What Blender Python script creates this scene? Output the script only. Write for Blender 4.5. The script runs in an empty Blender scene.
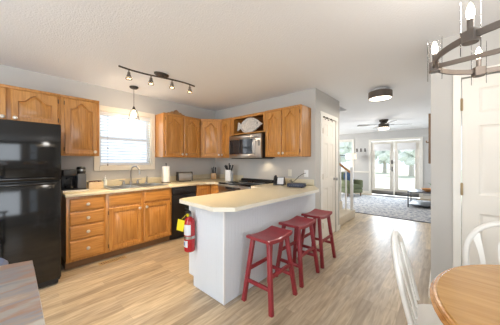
import bpy, bmesh, math, random
from mathutils import Vector, Matrix
random.seed(7)
PI = math.pi
sc = bpy.context.scene
COL = sc.collection

# ------------------------------------------------------------------ camera
cam_d = bpy.data.cameras.new('camera')
cam = bpy.data.objects.new('camera', cam_d)
COL.objects.link(cam)
cam.location = (3.898, -3.201, 1.301)
cam.rotation_euler = (PI / 2, 0, math.radians(41.545))
cam_d.sensor_width = 36
cam_d.lens = 217.67 / 500 * 36
cam_d.shift_y = -1.3 / 500
cam_d.clip_start = 0.02
sc.camera = cam

# ------------------------------------------------------------------ world, sun, daylight, exposure
vs = sc.view_settings
sc.display_settings.display_device = 'sRGB'
vs.view_transform = 'Standard'
vs.look = 'None'
vs.gamma = 1
vs.exposure = 0.0
vs.use_curve_mapping = False
wd = bpy.data.worlds.new('sky')
sc.world = wd
wd.use_nodes = True
bg = wd.node_tree.nodes['Background']
bg.inputs[0].default_value = (0.80, 0.90, 1.0, 1)
bg.inputs[1].default_value = 1.45


def light(name, kind, loc, energy, color=(1, 1, 1), rot=None, size=None, size_y=None, target=None, **kw):
    d = bpy.data.lights.new(name, kind)
    d.energy = energy
    d.color = color
    if kind == 'AREA':
        d.shape = 'RECTANGLE'
        d.size = size
        d.size_y = size_y or size
    for k, v in kw.items():
        setattr(d, k, v)
    o = bpy.data.objects.new(name, d)
    COL.objects.link(o)
    o.location = loc
    if target is not None:
        o.rotation_euler = (Vector(target) - Vector(loc)).to_track_quat('-Z', 'Y').to_euler()
    if rot:
        o.rotation_euler = rot
    return o


light('sun', 'SUN', (2.6, 12, 9), 4.0, (1.0, 0.95, 0.88), target=(2.2, 8.2, 0), angle=0.02)
# daylight outside the glazed openings, plus added fill at two unseen ones
light('daylight_east', 'AREA', (6.15, -3.6, 1.45), 55, (0.86, 0.93, 1.0), size=2.4, size_y=1.45, target=(0, -3.75, 1.3))
light('daylight_south', 'AREA', (2.6, -6.25, 1.15), 100, (0.88, 0.95, 1.0), size=2.6, size_y=2.1, target=(2.6, 0, 1.3))  # fill added through an invented south window
light('daylight_sink', 'AREA', (-0.55, -1.86, 1.7), 12, (0.86, 0.93, 1.0), size=1.2, size_y=1.2, target=(2, -1.86, 1.5))
light('daylight_living', 'AREA', (-2.0, 4.2, 1.5), 210, (0.95, 0.97, 1.0), size=2.2, size_y=1.3, target=(3, 4.2, 1.4))  # added to brighten the living room through an invented left window
light('daylight_garden', 'AREA', (2.53, 7.6, 1.3), 230, (0.76, 0.88, 1.0), size=2.4, size_y=2.4, target=(2.53, 0, 0.9))


# ------------------------------------------------------------------ materials
def srgb(r, g, b):
    f = lambda c: (c / 255 / 12.92) if c / 255 <= .04045 else ((c / 255 + .055) / 1.055) ** 2.4
    return (f(r), f(g), f(b), 1)


def mat(name, col, rough=.5, metal=0, bump=0, bscale=200, emit=None, estr=0, var=0, vscale=6, coat=0, trans=0, spec=.5):
    m = bpy.data.materials.new(name)
    m.use_nodes = True
    nt = m.node_tree
    b = nt.nodes['Principled BSDF']
    c = srgb(*col)
    b.inputs['Base Color'].default_value = c
    b.inputs['Roughness'].default_value = rough
    b.inputs['Metallic'].default_value = metal
    b.inputs['Coat Weight'].default_value = coat
    b.inputs['Specular IOR Level'].default_value = spec
    if emit:
        b.inputs['Emission Color'].default_value = srgb(*emit)
        b.inputs['Emission Strength'].default_value = estr
    tc = nt.nodes.new('ShaderNodeTexCoord')
    if var:
        n = nt.nodes.new('ShaderNodeTexNoise')
        n.inputs['Scale'].default_value = vscale
        n.inputs['Detail'].default_value = 4
        nt.links.new(tc.outputs['Object'], n.inputs['Vector'])
        r = nt.nodes.new('ShaderNodeValToRGB')
        r.color_ramp.elements[0].position = .3
        r.color_ramp.elements[1].position = .7
        r.color_ramp.elements[0].color = tuple(x * (1 - var) for x in c[:3]) + (1,)
        r.color_ramp.elements[1].color = tuple(min(1, x * (1 + var)) for x in c[:3]) + (1,)
        nt.links.new(n.outputs['Fac'], r.inputs['Fac'])
        nt.links.new(r.outputs['Color'], b.inputs['Base Color'])
    if bump:
        n2 = nt.nodes.new('ShaderNodeTexNoise')
        n2.inputs['Scale'].default_value = bscale
        n2.inputs['Detail'].default_value = 3
        nt.links.new(tc.outputs['Object'], n2.inputs['Vector'])
        bp = nt.nodes.new('ShaderNodeBump')
        bp.inputs['Strength'].default_value = bump
        bp.inputs['Distance'].default_value = .004
        nt.links.new(n2.outputs['Fac'], bp.inputs['Height'])
        nt.links.new(bp.outputs['Normal'], b.inputs['Normal'])
    return m


def wood(name, c0, c1, scale, rough=.35, coat=.2, dark=None):
    m = mat(name, c0, rough, coat=coat)
    nt = m.node_tree
    b = nt.nodes['Principled BSDF']
    tc = nt.nodes.new('ShaderNodeTexCoord')
    mp = nt.nodes.new('ShaderNodeMapping')
    mp.inputs['Scale'].default_value = scale
    nt.links.new(tc.outputs['Object'], mp.inputs['Vector'])
    n = nt.nodes.new('ShaderNodeTexNoise')
    n.inputs['Scale'].default_value = 1
    n.inputs['Detail'].default_value = 6
    n.inputs['Distortion'].default_value = .7
    nt.links.new(mp.outputs['Vector'], n.inputs['Vector'])
    r = nt.nodes.new('ShaderNodeValToRGB')
    r.color_ramp.elements[0].position = .32
    r.color_ramp.elements[1].position = .62
    r.color_ramp.elements[0].color = srgb(*c0)
    r.color_ramp.elements[1].color = srgb(*c1)
    nt.links.new(n.outputs['Fac'], r.inputs['Fac'])
    nt.links.new(r.outputs['Color'], b.inputs['Base Color'])
    return m


def floor_mat():
    m = mat('laminate_planks', (190, 165, 130), .32, spec=.5)
    nt = m.node_tree
    L = nt.links.new
    b = nt.nodes['Principled BSDF']
    tc = nt.nodes.new('ShaderNodeTexCoord')
    mp = nt.nodes.new('ShaderNodeMapping')
    mp.inputs['Rotation'].default_value = (0, 0, PI / 2)
    L(tc.outputs['Object'], mp.inputs['Vector'])
    br = nt.nodes.new('ShaderNodeTexBrick')
    br.inputs['Scale'].default_value = 1
    br.inputs['Brick Width'].default_value = .95
    br.inputs['Row Height'].default_value = .095
    br.inputs['Mortar Size'].default_value = .0012
    br.inputs['Bias'].default_value = 0
    br.inputs['Color1'].default_value = (0, 0, 0, 1)
    br.inputs['Color2'].default_value = (1, 1, 1, 1)
    br.inputs['Mortar'].default_value = (.2, .2, .2, 1)
    br.offset = .37
    L(mp.outputs['Vector'], br.inputs['Vector'])
    r = nt.nodes.new('ShaderNodeValToRGB')
    cols = [(0, (160, 143, 120)), (.28, (182, 163, 137)), (.5, (196, 177, 148)), (.75, (174, 158, 138)), (1, (206, 187, 156))]
    el = r.color_ramp.elements
    el[0].color = srgb(*cols[0][1])
    el[1].color = srgb(*cols[-1][1])
    for p, c in cols[1:-1]:
        e = el.new(p)
        e.color = srgb(*c)
    L(br.outputs['Color'], r.inputs['Fac'])
    mp2 = nt.nodes.new('ShaderNodeMapping')
    mp2.inputs['Scale'].default_value = (38, 4.2, 1)
    L(tc.outputs['Object'], mp2.inputs['Vector'])
    n = nt.nodes.new('ShaderNodeTexNoise')
    n.inputs['Scale'].default_value = 1
    n.inputs['Detail'].default_value = 6
    n.inputs['Distortion'].default_value = .5
    L(mp2.outputs['Vector'], n.inputs['Vector'])
    r2 = nt.nodes.new('ShaderNodeValToRGB')
    r2.color_ramp.elements[0].position = .3
    r2.color_ramp.elements[1].position = .7
    r2.color_ramp.elements[0].color = (.66, .63, .60, 1)
    r2.color_ramp.elements[1].color = (1.12, 1.12, 1.12, 1)
    L(n.outputs['Fac'], r2.inputs['Fac'])
    mx = nt.nodes.new('ShaderNodeMix')
    mx.data_type = 'RGBA'
    mx.blend_type = 'MULTIPLY'
    mx.inputs[0].default_value = 1
    L(r.outputs['Color'], mx.inputs[6])
    L(r2.outputs['Color'], mx.inputs[7])
    L(mx.outputs[2], b.inputs['Base Color'])
    return m


def rug_mat():
    m = mat('rug_weave', (180, 185, 195), .95, bump=.6, bscale=300)
    nt = m.node_tree
    L = nt.links.new
    b = nt.nodes['Principled BSDF']
    tc = nt.nodes.new('ShaderNodeTexCoord')
    n = nt.nodes.new('ShaderNodeTexNoise')
    n.inputs['Scale'].default_value = 13
    n.inputs['Detail'].default_value = 8
    n.inputs['Roughness'].default_value = .75
    L(tc.outputs['Object'], n.inputs['Vector'])
    r = nt.nodes.new('ShaderNodeValToRGB')
    el = r.color_ramp.elements
    el[0].position = .36
    el[0].color = srgb(84, 92, 112)
    el[1].position = .56
    el[1].color = srgb(212, 210, 206)
    e = el.new(.46)
    e.color = srgb(164, 168, 178)
    L(n.outputs['Fac'], r.inputs['Fac'])
    L(r.outputs['Color'], b.inputs['Base Color'])
    return m


def slate_mat():
    m = mat('slate_top', (120, 115, 110), .35)
    nt = m.node_tree
    L = nt.links.new
    b = nt.nodes['Principled BSDF']
    tc = nt.nodes.new('ShaderNodeTexCoord')
    mp = nt.nodes.new('ShaderNodeMapping')
    mp.inputs['Rotation'].default_value = (0, 0, .25)
    mp.inputs['Scale'].default_value = (5.5, 1.6, 1)
    L(tc.outputs['Object'], mp.inputs['Vector'])
    n = nt.nodes.new('ShaderNodeTexNoise')
    n.inputs['Scale'].default_value = 1.3
    n.inputs['Detail'].default_value = 8
    n.inputs['Roughness'].default_value = .62
    L(mp.outputs['Vector'], n.inputs['Vector'])
    r = nt.nodes.new('ShaderNodeValToRGB')
    el = r.color_ramp.elements
    el[0].position = .33
    el[0].color = srgb(116, 122, 132)
    el[1].position = .68
    el[1].color = srgb(186, 180, 170)
    for p, c in ((.42, (160, 156, 150)), (.49, (158, 124, 102)), (.55, (138, 138, 142)), (.61, (166, 146, 128))):
        e = el.new(p)
        e.color = srgb(*c)
    L(n.outputs['Fac'], r.inputs['Fac'])
    L(r.outputs['Color'], b.inputs['Base Color'])
    return m


def glass_mat(name, tint=(1, 1, 1), refl=.06):
    m = bpy.data.materials.new(name)
    m.use_nodes = True
    nt = m.node_tree
    nt.nodes.clear()
    out = nt.nodes.new('ShaderNodeOutputMaterial')
    mix = nt.nodes.new('ShaderNodeMixShader')
    tr = nt.nodes.new('ShaderNodeBsdfTransparent')
    gl = nt.nodes.new('ShaderNodeBsdfGlossy')
    lw = nt.nodes.new('ShaderNodeLayerWeight')
    lw.inputs['Blend'].default_value = refl
    tr.inputs[0].default_value = tint + (1,)
    gl.inputs['Roughness'].default_value = .02
    nt.links.new(lw.outputs['Fresnel'], mix.inputs[0])
    nt.links.new(tr.outputs[0], mix.inputs[1])
    nt.links.new(gl.outputs[0], mix.inputs[2])
    nt.links.new(mix.outputs[0], out.inputs[0])
    return m


def cloth_thin(name, col, t=.4):
    m = bpy.data.materials.new(name)
    m.use_nodes = True
    nt = m.node_tree
    nt.nodes.clear()
    out = nt.nodes.new('ShaderNodeOutputMaterial')
    mix = nt.nodes.new('ShaderNodeMixShader')
    d = nt.nodes.new('ShaderNodeBsdfDiffuse')
    t_ = nt.nodes.new('ShaderNodeBsdfTranslucent')
    d.inputs[0].default_value = srgb(*col)
    t_.inputs[0].default_value = srgb(*col)
    mix.inputs[0].default_value = t
    nt.links.new(d.outputs[0], mix.inputs[1])
    nt.links.new(t_.outputs[0], mix.inputs[2])
    nt.links.new(mix.outputs[0], out.inputs[0])
    return m


M = dict(
    wall=mat('wall_paint', (192, 189, 184), .9, bump=.08, bscale=120),
    wall2=mat('wall_paint_hall', (198, 197, 195), .9, bump=.08, bscale=120),
    ceil=mat('ceiling_texture', (236, 237, 239), .95, bump=.7, bscale=75),
    trim=mat('white_trim', (232, 228, 220), .45),
    casing=mat('cream_casing', (226, 218, 202), .5),
    door=mat('door_paint', (230, 224, 214), .45),
    oak=wood('honey_oak', (168, 110, 48), (196, 138, 70), (60, 60, 3.5)),
    oakh=wood('honey_oak_across', (168, 110, 48), (196, 138, 70), (3.5, 60, 60)),
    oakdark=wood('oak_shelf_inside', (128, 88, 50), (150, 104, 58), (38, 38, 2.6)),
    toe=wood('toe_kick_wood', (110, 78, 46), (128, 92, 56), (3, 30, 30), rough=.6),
    tableoak=wood('table_oak', (172, 122, 58), (192, 144, 76), (2.2, 26, 10), rough=.22, coat=.4),
    tablerim=wood('table_rim_oak', (176, 118, 60), (204, 150, 88), (2.2, 26, 10), rough=.25, coat=.4),
    rail=wood('handrail_wood', (176, 122, 70), (200, 146, 92), (3, 30, 30)),
    brown=wood('brown_plaque_wood', (98, 74, 52), (120, 92, 66), (30, 30, 3), rough=.5),
    carve=wood('carved_wood', (130, 92, 54), (170, 126, 80), (30, 30, 10), rough=.6),
    floor=floor_mat(), rug=rug_mat(), slate=slate_mat(),
    black=mat('black_gloss', (14, 14, 15), .09, spec=.6),
    blackm=mat('black_satin', (22, 22, 23), .35),
    blackp=mat('black_plastic', (28, 28, 30), .45),
    grey=mat('charcoal_plastic', (78, 80, 86), .4),
    lam=mat('cream_laminate', (210, 199, 171), .3, var=.03, vscale=60),
    lamedge=mat('cream_laminate_edge', (226, 220, 204), .35),
    steel=mat('stainless', (186, 184, 180), .28, metal=1),
    steeld=mat('stainless_dark', (130, 128, 126), .3, metal=1),
    chrome=mat('brushed_nickel', (170, 170, 170), .3, metal=1),
    knob=mat('pewter_knob', (214, 204, 190), .35, metal=.6),
    hinge=mat('antique_hinge', (88, 66, 44), .45, metal=.6),
    bronze=mat('bronze_dark', (66, 58, 52), .5, metal=.3),
    bronze2=mat('bronze_taupe', (104, 94, 86), .5, metal=.2),
    white=mat('white_paint', (236, 236, 236), .4),
    panel=mat('white_beadboard', (220, 225, 231), .5),
    chairw=mat('chair_white', (232, 230, 224), .35),
    red=mat('red_stool_paint', (142, 40, 48), .42, var=.12, vscale=14, coat=.15),
    redx=mat('extinguisher_red', (168, 20, 30), .25, coat=.3),
    yellow=mat('yellow_tag', (236, 214, 30), .6),
    label=mat('label_paper', (214, 216, 220), .5),
    bluelab=mat('label_blue', (70, 110, 170), .5),
    fish=mat('speckled_ceramic', (206, 200, 192), .45, var=.22, vscale=26, bump=.5, bscale=60),
    paper=mat('paper_towel', (240, 240, 240), .9, bump=.3, bscale=150),
    tan=wood('tan_box', (190, 166, 134), (204, 182, 150), (6, 6, 30), rough=.6),
    blockw=wood('knife_block_wood', (176, 132, 84), (200, 158, 108), (30, 30, 4)),
    glass=glass_mat('window_glass'),
    glassj=glass_mat('clear_lamp_glass', refl=.065),
    amber=mat('soap_liquid', (222, 226, 222), .15),
    slat=cloth_thin('blind_slat', (236, 240, 246), .3),
    shadew=mat('lamp_shade_fabric', (240, 236, 228), .8, emit=(255, 236, 205), estr=.5),
    bulb=mat('lit_bulb', (255, 240, 215), .4, emit=(255, 228, 190), estr=30),
    bulbs=mat('spot_bulb', (255, 240, 215), .4, emit=(255, 222, 170), estr=9),
    diff=mat('lit_diffuser', (255, 246, 232), .5, emit=(255, 238, 214), estr=4),
    carpet=mat('cream_carpet', (214, 202, 182), .98, bump=.9, bscale=260, var=.06, vscale=40),
    green=mat('green_upholstery', (116, 124, 94), .9, bump=.3),
    bluec=mat('blue_pillow_cloth', (62, 88, 124), .9, var=.35, vscale=14),
    bowl=wood('wood_bowl', (186, 128, 76), (206, 150, 96), (8, 8, 20)),
    leaf=mat('plant_leaf', (86, 128, 66), .5, var=.2),
    pot=mat('plant_pot', (210, 206, 198), .5),
    dmat=mat('door_mat_weave', (104, 102, 104), .95, bump=.6),
    cable=mat('black_cable', (24, 24, 26), .5),
    router=mat('router_case', (38, 44, 66), .4),
    blueseat=mat('blue_grey_vinyl', (92, 102, 128), .45),
    tree=mat('tree_leaves', (226, 232, 228), .8, var=.1, vscale=3),  # near-white colour puts the outdoor overexposure into the leaves
    bark=mat('tree_bark', (196, 190, 182), .9),  # bark whitened to carry the same outdoor glare
    grass=mat('lawn', (196, 200, 184), .95, var=.15, vscale=1),  # grass colour paled to imitate blown-out daylight
    brass=mat('hinge_brass', (168, 146, 112), .35, metal=.8),
    grille=mat('floor_register', (186, 154, 108), .5),
    ivory=mat('ivory_plate', (232, 226, 208), .4),
    micglass=mat('microwave_glass', (40, 42, 46), .06, spec=.7),
    toast=mat('brushed_toaster_steel', (150, 146, 140), .42, metal=1),
    bladeg=mat('fan_blade_grey', (150, 146, 142), .5),
    cook=mat('ceramic_cooktop', (18, 18, 20), .12, spec=.6),
)


# ------------------------------------------------------------------ mesh helpers
def B():
    return bmesh.new()


def box(bm, x0, x1, y0, y1, z0, z1, bev=0):
    r = bmesh.ops.create_cube(bm, size=1)
    vs_ = r['verts']
    for v in vs_:
        v.co = Vector((x0 + (v.co.x + .5) * (x1 - x0), y0 + (v.co.y + .5) * (y1 - y0), z0 + (v.co.z + .5) * (z1 - z0)))
    if bev:
        es = list({e for v in vs_ for e in v.link_edges})
        bmesh.ops.bevel(bm, geom=es, offset=bev, segments=2, affect='EDGES', profile=.5)


def obb(bm, c, size, rot, bev=0):
    """oriented box: rot is a 3x3 Matrix"""
    r = bmesh.ops.create_cube(bm, size=1)
    vs_ = r['verts']
    c = Vector(c)
    for v in vs_:
        v.co = c + rot @ Vector((v.co.x * size[0], v.co.y * size[1], v.co.z * size[2]))
    if bev:
        es = list({e for v in vs_ for e in v.link_edges})
        bmesh.ops.bevel(bm, geom=es, offset=bev, segments=2, affect='EDGES', profile=.5)


def beam(bm, a, b, w, d, up=(0, 0, 1), bev=0, w2=None, d2=None):
    """rectangular bar from a to b, tapering to w2 x d2 at b"""
    a, b = Vector(a), Vector(b)
    t = (b - a).normalized()
    up = Vector(up)
    if abs(t.dot(up)) > .98:
        up = Vector((0, 1, 0))
    s = t.cross(up).normalized()
    n = s.cross(t).normalized()
    w2, d2 = w2 or w, d2 or d
    vv = []
    for p, ww, dd in ((a, w, d), (b, w2, d2)):
        for i, j in ((-1, -1), (1, -1), (1, 1), (-1, 1)):
            vv.append(bm.verts.new(p + s * (i * ww / 2) + n * (j * dd / 2)))
    f = [bm.faces.new([vv[i] for i in q]) for q in ((3, 2, 1, 0), (4, 5, 6, 7), (0, 1, 5, 4), (1, 2, 6, 5), (2, 3, 7, 6), (3, 0, 4, 7))]
    bmesh.ops.recalc_face_normals(bm, faces=f)
    if bev:
        es = list({e for v in vv for e in v.link_edges})
        bmesh.ops.bevel(bm, geom=es, offset=bev, segments=2, affect='EDGES', profile=.5)


def loft(bm, loops, cap0=True, cap1=True, close=True):
    rows = [[bm.verts.new(p) for p in lp] for lp in loops]
    fs = []
    n = len(rows[0])
    for a, b in zip(rows, rows[1:]):
        for i in range(n if close else n - 1):
            j = (i + 1) % n
            fs.append(bm.faces.new((a[i], a[j], b[j], b[i])))
    if cap0:
        fs.append(bm.faces.new(rows[0][::-1]))
    if cap1:
        fs.append(bm.faces.new(rows[-1]))
    bmesh.ops.recalc_face_normals(bm, faces=fs)


def tube(bm, pts, r, n=10, flat=1.0):
    pts = [Vector(p) for p in pts]
    rs = r if isinstance(r, (list, tuple)) else [r] * len(pts)
    loops = []
    ref = None
    for i, p in enumerate(pts):
        t = (pts[min(i + 1, len(pts) - 1)] - pts[max(i - 1, 0)]).normalized()
        if ref is None:
            ref = Vector((0, 0, 1)) if abs(t.z) < .9 else Vector((0, 1, 0))
        s = t.cross(ref).normalized()
        u = s.cross(t).normalized()
        ref = u
        loops.append([p + s * math.cos(2 * PI * k / n) * rs[i] * flat + u * math.sin(2 * PI * k / n) * rs[i] for k in range(n)])
    loft(bm, loops)


def lathe(bm, prof, n=24, c=(0, 0, 0), rot=None, sx=1, sy=1):
    c = Vector(c)
    loops = []
    for r, z in prof:
        lp = []
        for k in range(n):
            a = 2 * PI * k / n
            v = Vector((max(r, 1e-4) * math.cos(a) * sx, max(r, 1e-4) * math.sin(a) * sy, z))
            lp.append(c + (rot @ v if rot else v))
        loops.append(lp)
    loft(bm, loops)


def prism(bm, poly, z0, z1, rot=None, c=(0, 0, 0), bev=0):
    c = Vector(c)
    f = lambda p, z: c + (rot @ Vector((p[0], p[1], z)) if rot else Vector((p[0], p[1], z)))
    n0 = len(bm.verts)
    loft(bm, [[f(p, z0) for p in poly], [f(p, z1) for p in poly]])
    if bev:
        bm.verts.ensure_lookup_table()
        es = list({e for v in bm.verts[n0:] for e in v.link_edges})
        bmesh.ops.bevel(bm, geom=es, offset=bev, segments=2, affect='EDGES', profile=.5)


def obj(name, bm, m, parent=None, smooth=True, loc=None, rotz=None, kind=None):
    me = bpy.data.meshes.new(name)
    if smooth:
        for f in bm.faces:
            f.smooth = True
        for e in bm.edges:
            if len(e.link_faces) == 2 and e.calc_face_angle(0) > .6:
                e.smooth = False
    bm.to_mesh(me)
    bm.free()
    me.materials.append(M[m] if isinstance(m, str) else m)
    o = bpy.data.objects.new(name, me)
    COL.objects.link(o)
    if parent:
        o.parent = parent
    if loc:
        o.location = loc
    if rotz is not None:
        o.rotation_euler.z = rotz
    if kind:
        o['kind'] = kind
    return o


def thing(name, label, cat, loc=(0, 0, 0), rotz=0, group=None):
    o = bpy.data.objects.new(name, None)
    o.empty_display_size = .05
    COL.objects.link(o)
    o.location = loc
    o.rotation_euler = (0, 0, rotz)
    o['label'] = label
    o['category'] = cat
    if group:
        o['group'] = group
    return o


def tag(o, label, cat, group=None, kind=None):
    o['label'] = label
    o['category'] = cat
    if group:
        o['group'] = group
    if kind:
        o['kind'] = kind
    return o


def copy_tree(o, parent=None):
    c = o.copy()
    COL.objects.link(c)
    if parent:
        c.parent = parent
    for ch in list(o.children):
        copy_tree(ch, c)
    return c


def struct(name, bm, m, parent=None, smooth=False):
    o = obj(name, bm, m, parent, smooth)
    if not parent:
        o['kind'] = 'structure'
    return o


X90 = Matrix.Rotation(PI / 2, 3, 'X')
Y90 = Matrix.Rotation(PI / 2, 3, 'Y')
LR = 2.42      # right end of the range wall, face of the pantry
PE = 1.042     # pantry end
HX = 3.812      # hall wall face
FY = 6.43      # far wall face
H = 2.44
DY = -0.50     # wall with the panelled door


# ------------------------------------------------------------------ shell
def wall_with_holes(name, axis, pos0, pos1, a0, a1, holes, m='wall', z0=0, z1=H):
    """slab between pos0..pos1 on 'axis', spanning a0..a1 on the other; holes = (h0,h1,hz0,hz1)"""
    bm = B()

    def seg(u0, u1, w0, w1):
        if u1 - u0 < 1e-4 or w1 - w0 < 1e-4:
            return
        if axis == 'x':
            box(bm, pos0, pos1, u0, u1, w0, w1)
        else:
            box(bm, u0, u1, pos0, pos1, w0, w1)
    cur = a0
    for h0, h1, q0, q1 in sorted(holes):
        seg(cur, h0, z0, z1)
        seg(h0, h1, z0, q0)
        seg(h0, h1, q1, z1)
        cur = h1
    seg(cur, a1, z0, z1)
    return struct(name, bm, m)


bm = B(); box(bm, -1.6, 6.1, -6.1, 6.6, -.1, 0); struct('floor', bm, 'floor')
bm = B()
HXa, HXb, HYa, HYb = 0.2, 2.30, PE + .02, 1.872
box(bm, -1.6, 6.1, -6.1, HYa, H, H + .12)
box(bm, -1.6, 6.1, HYb, 6.6, H, H + .12)
box(bm, HXb, 6.1, HYa, HYb, H, H + .12)
box(bm, -1.6, HXa, HYa, HYb, H, H + .12)
struct('ceiling', bm, 'ceil')
bm = B()
box(bm, HXa - .1, HXb + .1, HYa - .1, HYa, H + .12, 3.9); box(bm, HXa - .1, HXb + .1, HYb, HYb + .1, H + .12, 3.9)
box(bm, HXa - .1, HXa, HYa, HYb, H + .12, 3.9); box(bm, HXb, HXb + .1, HYa, HYb, H + .12, 3.9)
struct('wall_stairwell', bm, 'wall')
bm = B(); box(bm, HXa - .1, HXb + .1, HYa - .1, HYb + .1, 3.9, 4.0); struct('ceiling_stairwell', bm, 'ceil')

WY0, WY1, WZ0, WZ1 = -2.25, -1.465, 1.225, 2.075      # kitchen window opening
wall_with_holes('wall_left', 'x', -.14, 0, -6.1, .12, [(WY0, WY1, WZ0, WZ1)])
bm = B(); box(bm, 0, LR, 0, .12, 0, H); struct('wall_back', bm, 'wall')
PD0, PD1 = .235, .845                                   # pantry door opening
wall_with_holes('wall_pantry', 'x', LR - .1, LR, .12, PE, [(PD0, PD1, 0, 2.04)])
bm = B(); box(bm, -1.6, LR - .1, PE - .1, PE, 0, H); struct('wall_pantry_end', bm, 'wall')
wall_with_holes('wall_living_left', 'x', -1.7, -1.6, .1, 6.6, [(3.1, 5.3, .85, 2.15)])
wall_with_holes('wall_far', 'y', FY, FY + .14, -1.6, HX + .12, [(.36, 1.08, .92, 2.16), (1.775, 3.295, 0, 2.07)], 'wall2')
wall_with_holes('wall_hall', 'x', HX, HX + .12, DY, FY, [], 'wall')
RD0, RD1 = 4.02, 4.80
wall_with_holes('wall_right', 'y', DY, DY + .12, HX + .12, 6.1, [(RD0, RD1, 0, 2.04)], 'wall')
EZ0, EZ1 = .85, 2.05
wall_with_holes('wall_east', 'x', 5.9, 6.02, -6.1, DY, [(-4.9, -2.4, .7, 2.25), (-2.0, -1.5, .75, 2.25)], 'wall')
wall_with_holes('wall_south', 'y', -6.1, -5.98, 0, 5.9, [(1.2, 4.0, .05, 2.1)], 'wall')

# unseen windows; the south and living left ones are added for light
n_ = 4
for (axis, p, a0, a1, z0, z1) in (('x', 5.96, -4.9, -2.4, .7, 2.25), ('x', 5.96, -2.0, -1.5, .75, 2.25), ('y', -6.04, 1.2, 4.0, .05, 2.1), ('x', -1.65, 3.1, 5.3, .85, 2.15)):
    bm = B()
    t = .05

    def fr(u0, u1, w0, w1):
        if axis == 'x':
            box(bm, p - .05, p + .05, u0, u1, w0, w1)
        else:
            box(bm, u0, u1, p - .05, p + .05, w0, w1)
    fr(a0, a0 + t, z0, z1); fr(a1 - t, a1, z0, z1); fr(a0 + t, a1 - t, z0, z0 + t); fr(a0 + t, a1 - t, z1 - t, z1)
    if a1 - a0 > 1:
        fr((a0 + a1) / 2 - .03, (a0 + a1) / 2 + .03, z0 + t, z1 - t)
    else:
        fr(a0 + t, a1 - t, 1.42, 1.47)
    w = struct('window_%d' % n_, bm, 'trim')
    bm = B()
    if axis == 'x':
        box(bm, p - .004, p + .004, a0 + t, a1 - t, z0 + t, z1 - t)
    else:
        box(bm, a0 + t, a1 - t, p - .004, p + .004, z0 + t, z1 - t)
    obj('pane', bm, 'glass', w)
    n_ += 1

# kitchen window: casing, sashes, glass
bm = B()
C0, C1, D0, D1 = WY0 - .068, WY1 + .065, WZ0 - .07, WZ1 + .075
box(bm, .001, .02, C0, WY0, D0, D1, .004); box(bm, .001, .02, WY1, C1, D0, D1, .004)
box(bm, .001, .022, WY0, WY1, WZ1, D1, .004); box(bm, .001, .022, WY0, WY1, D0, WZ0, .004)
box(bm, -.13, .001, WY0, WY0 + .012, WZ0, WZ1); box(bm, -.13, .001, WY1 - .012, WY1, WZ0, WZ1)
box(bm, -.13, .001, WY0, WY1, WZ0, WZ0 + .012); box(bm, -.13, .001, WY0, WY1, WZ1 - .012, WZ1)
w1 = struct('window_1', bm, 'casing')
bm = B()
zm = 1.66
for (z0, z1, xo) in ((WZ0 + .012, zm + .02, -.09), (zm - .02, WZ1 - .012, -.115)):
    y0, y1 = WY0 + .012, WY1 - .012
    box(bm, xo - .012, xo + .012, y0, y0 + .035, z0, z1); box(bm, xo - .012, xo + .012, y1 - .035, y1, z0, z1)
    box(bm, xo - .012, xo + .012, y0 + .035, y1 - .035, z0, z0 + .04); box(bm, xo - .012, xo + .012, y0 + .035, y1 - .035, z1 - .04, z1)
obj('sash', bm, 'white', w1)
bm = B(); box(bm, -.104, -.1, WY0 + .03, WY1 - .03, WZ0 + .03, WZ1 - .03); obj('pane', bm, 'glass', w1)

# living room window
bm = B()
box(bm, .30, .36, FY - .02, FY, .86, 2.22, .004); box(bm, 1.08, 1.14, FY - .02, FY, .86, 2.22, .004)
box(bm, .36, 1.08, FY - .02, FY, 2.16, 2.22, .004); box(bm, .36, 1.08, FY - .02, FY, .86, .92, .004)
for z0, z1 in ((.92, 1.56), (1.52, 2.16)):
    box(bm, .36, .40, FY + .05, FY + .08, z0, z1); box(bm, 1.04, 1.08, FY + .05, FY + .08, z0, z1)
    box(bm, .40, 1.04, FY + .05, FY + .08, z0, z0 + .04); box(bm, .40, 1.04, FY + .05, FY + .08, z1 - .04, z1)
w2 = struct('window_2', bm, 'trim')
bm = B(); box(bm, .38, 1.06, FY + .06, FY + .066, .94, 2.14); obj('pane', bm, 'glass', w2)


# ------------------------------------------------------------------ doors
def panel_door(w, h, t, panels):
    """door leaf in local x 0..w, front at y=-t; recessed raised panels (x0,x1,z0,z1)"""
    bm = B()
    xs = sorted({0, w} | {p[0] for p in panels} | {p[1] for p in panels})
    zs = sorted({0, h} | {p[2] for p in panels} | {p[3] for p in panels})
    box(bm, 0, w, -t + .014, 0, 0, h)
    for i in range(len(xs) - 1):
        for j in range(len(zs) - 1):
            cx_, cz_ = (xs[i] + xs[i + 1]) / 2, (zs[j] + zs[j + 1]) / 2
            hit = [p for p in panels if p[0] < cx_ < p[1] and p[2] < cz_ < p[3]]
            if not hit:
                box(bm, xs[i], xs[i + 1], -t, -t + .0145, zs[j], zs[j + 1])
    for x0, x1, z0, z1 in panels:
        lp = lambda d, y: [Vector((x0 + d, y, z0 + d)), Vector((x1 - d, y, z0 + d)), Vector((x1 - d, y, z1 - d)), Vector((x0 + d, y, z1 - d))]
        loft(bm, [lp(0, -t), lp(.016, -t + .012), lp(.026, -t + .0125), lp(.052, -t + .002)], cap0=False)
    return bm


def six(w):
    s, m_ = .105, .09
    a0, a1 = s, w / 2 - m_ / 2
    b0, b1 = w / 2 + m_ / 2, w - s
    rows = [(.22, .84), (1.0, 1.60), (1.71, 1.92)]
    return [(x0, x1, z0, z1) for x0, x1 in ((a0, a1), (b0, b1)) for z0, z1 in rows]


def casing(bm, o0, o1, ztop, f, wd=.068, t=.018):
    """f(u0,u1,w0,w1) -> box on the wall face"""
    f(o0 - wd, o0, 0, ztop + wd); f(o1, o1 + wd, 0, ztop + wd); f(o0, o1, ztop, ztop + wd)


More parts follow.
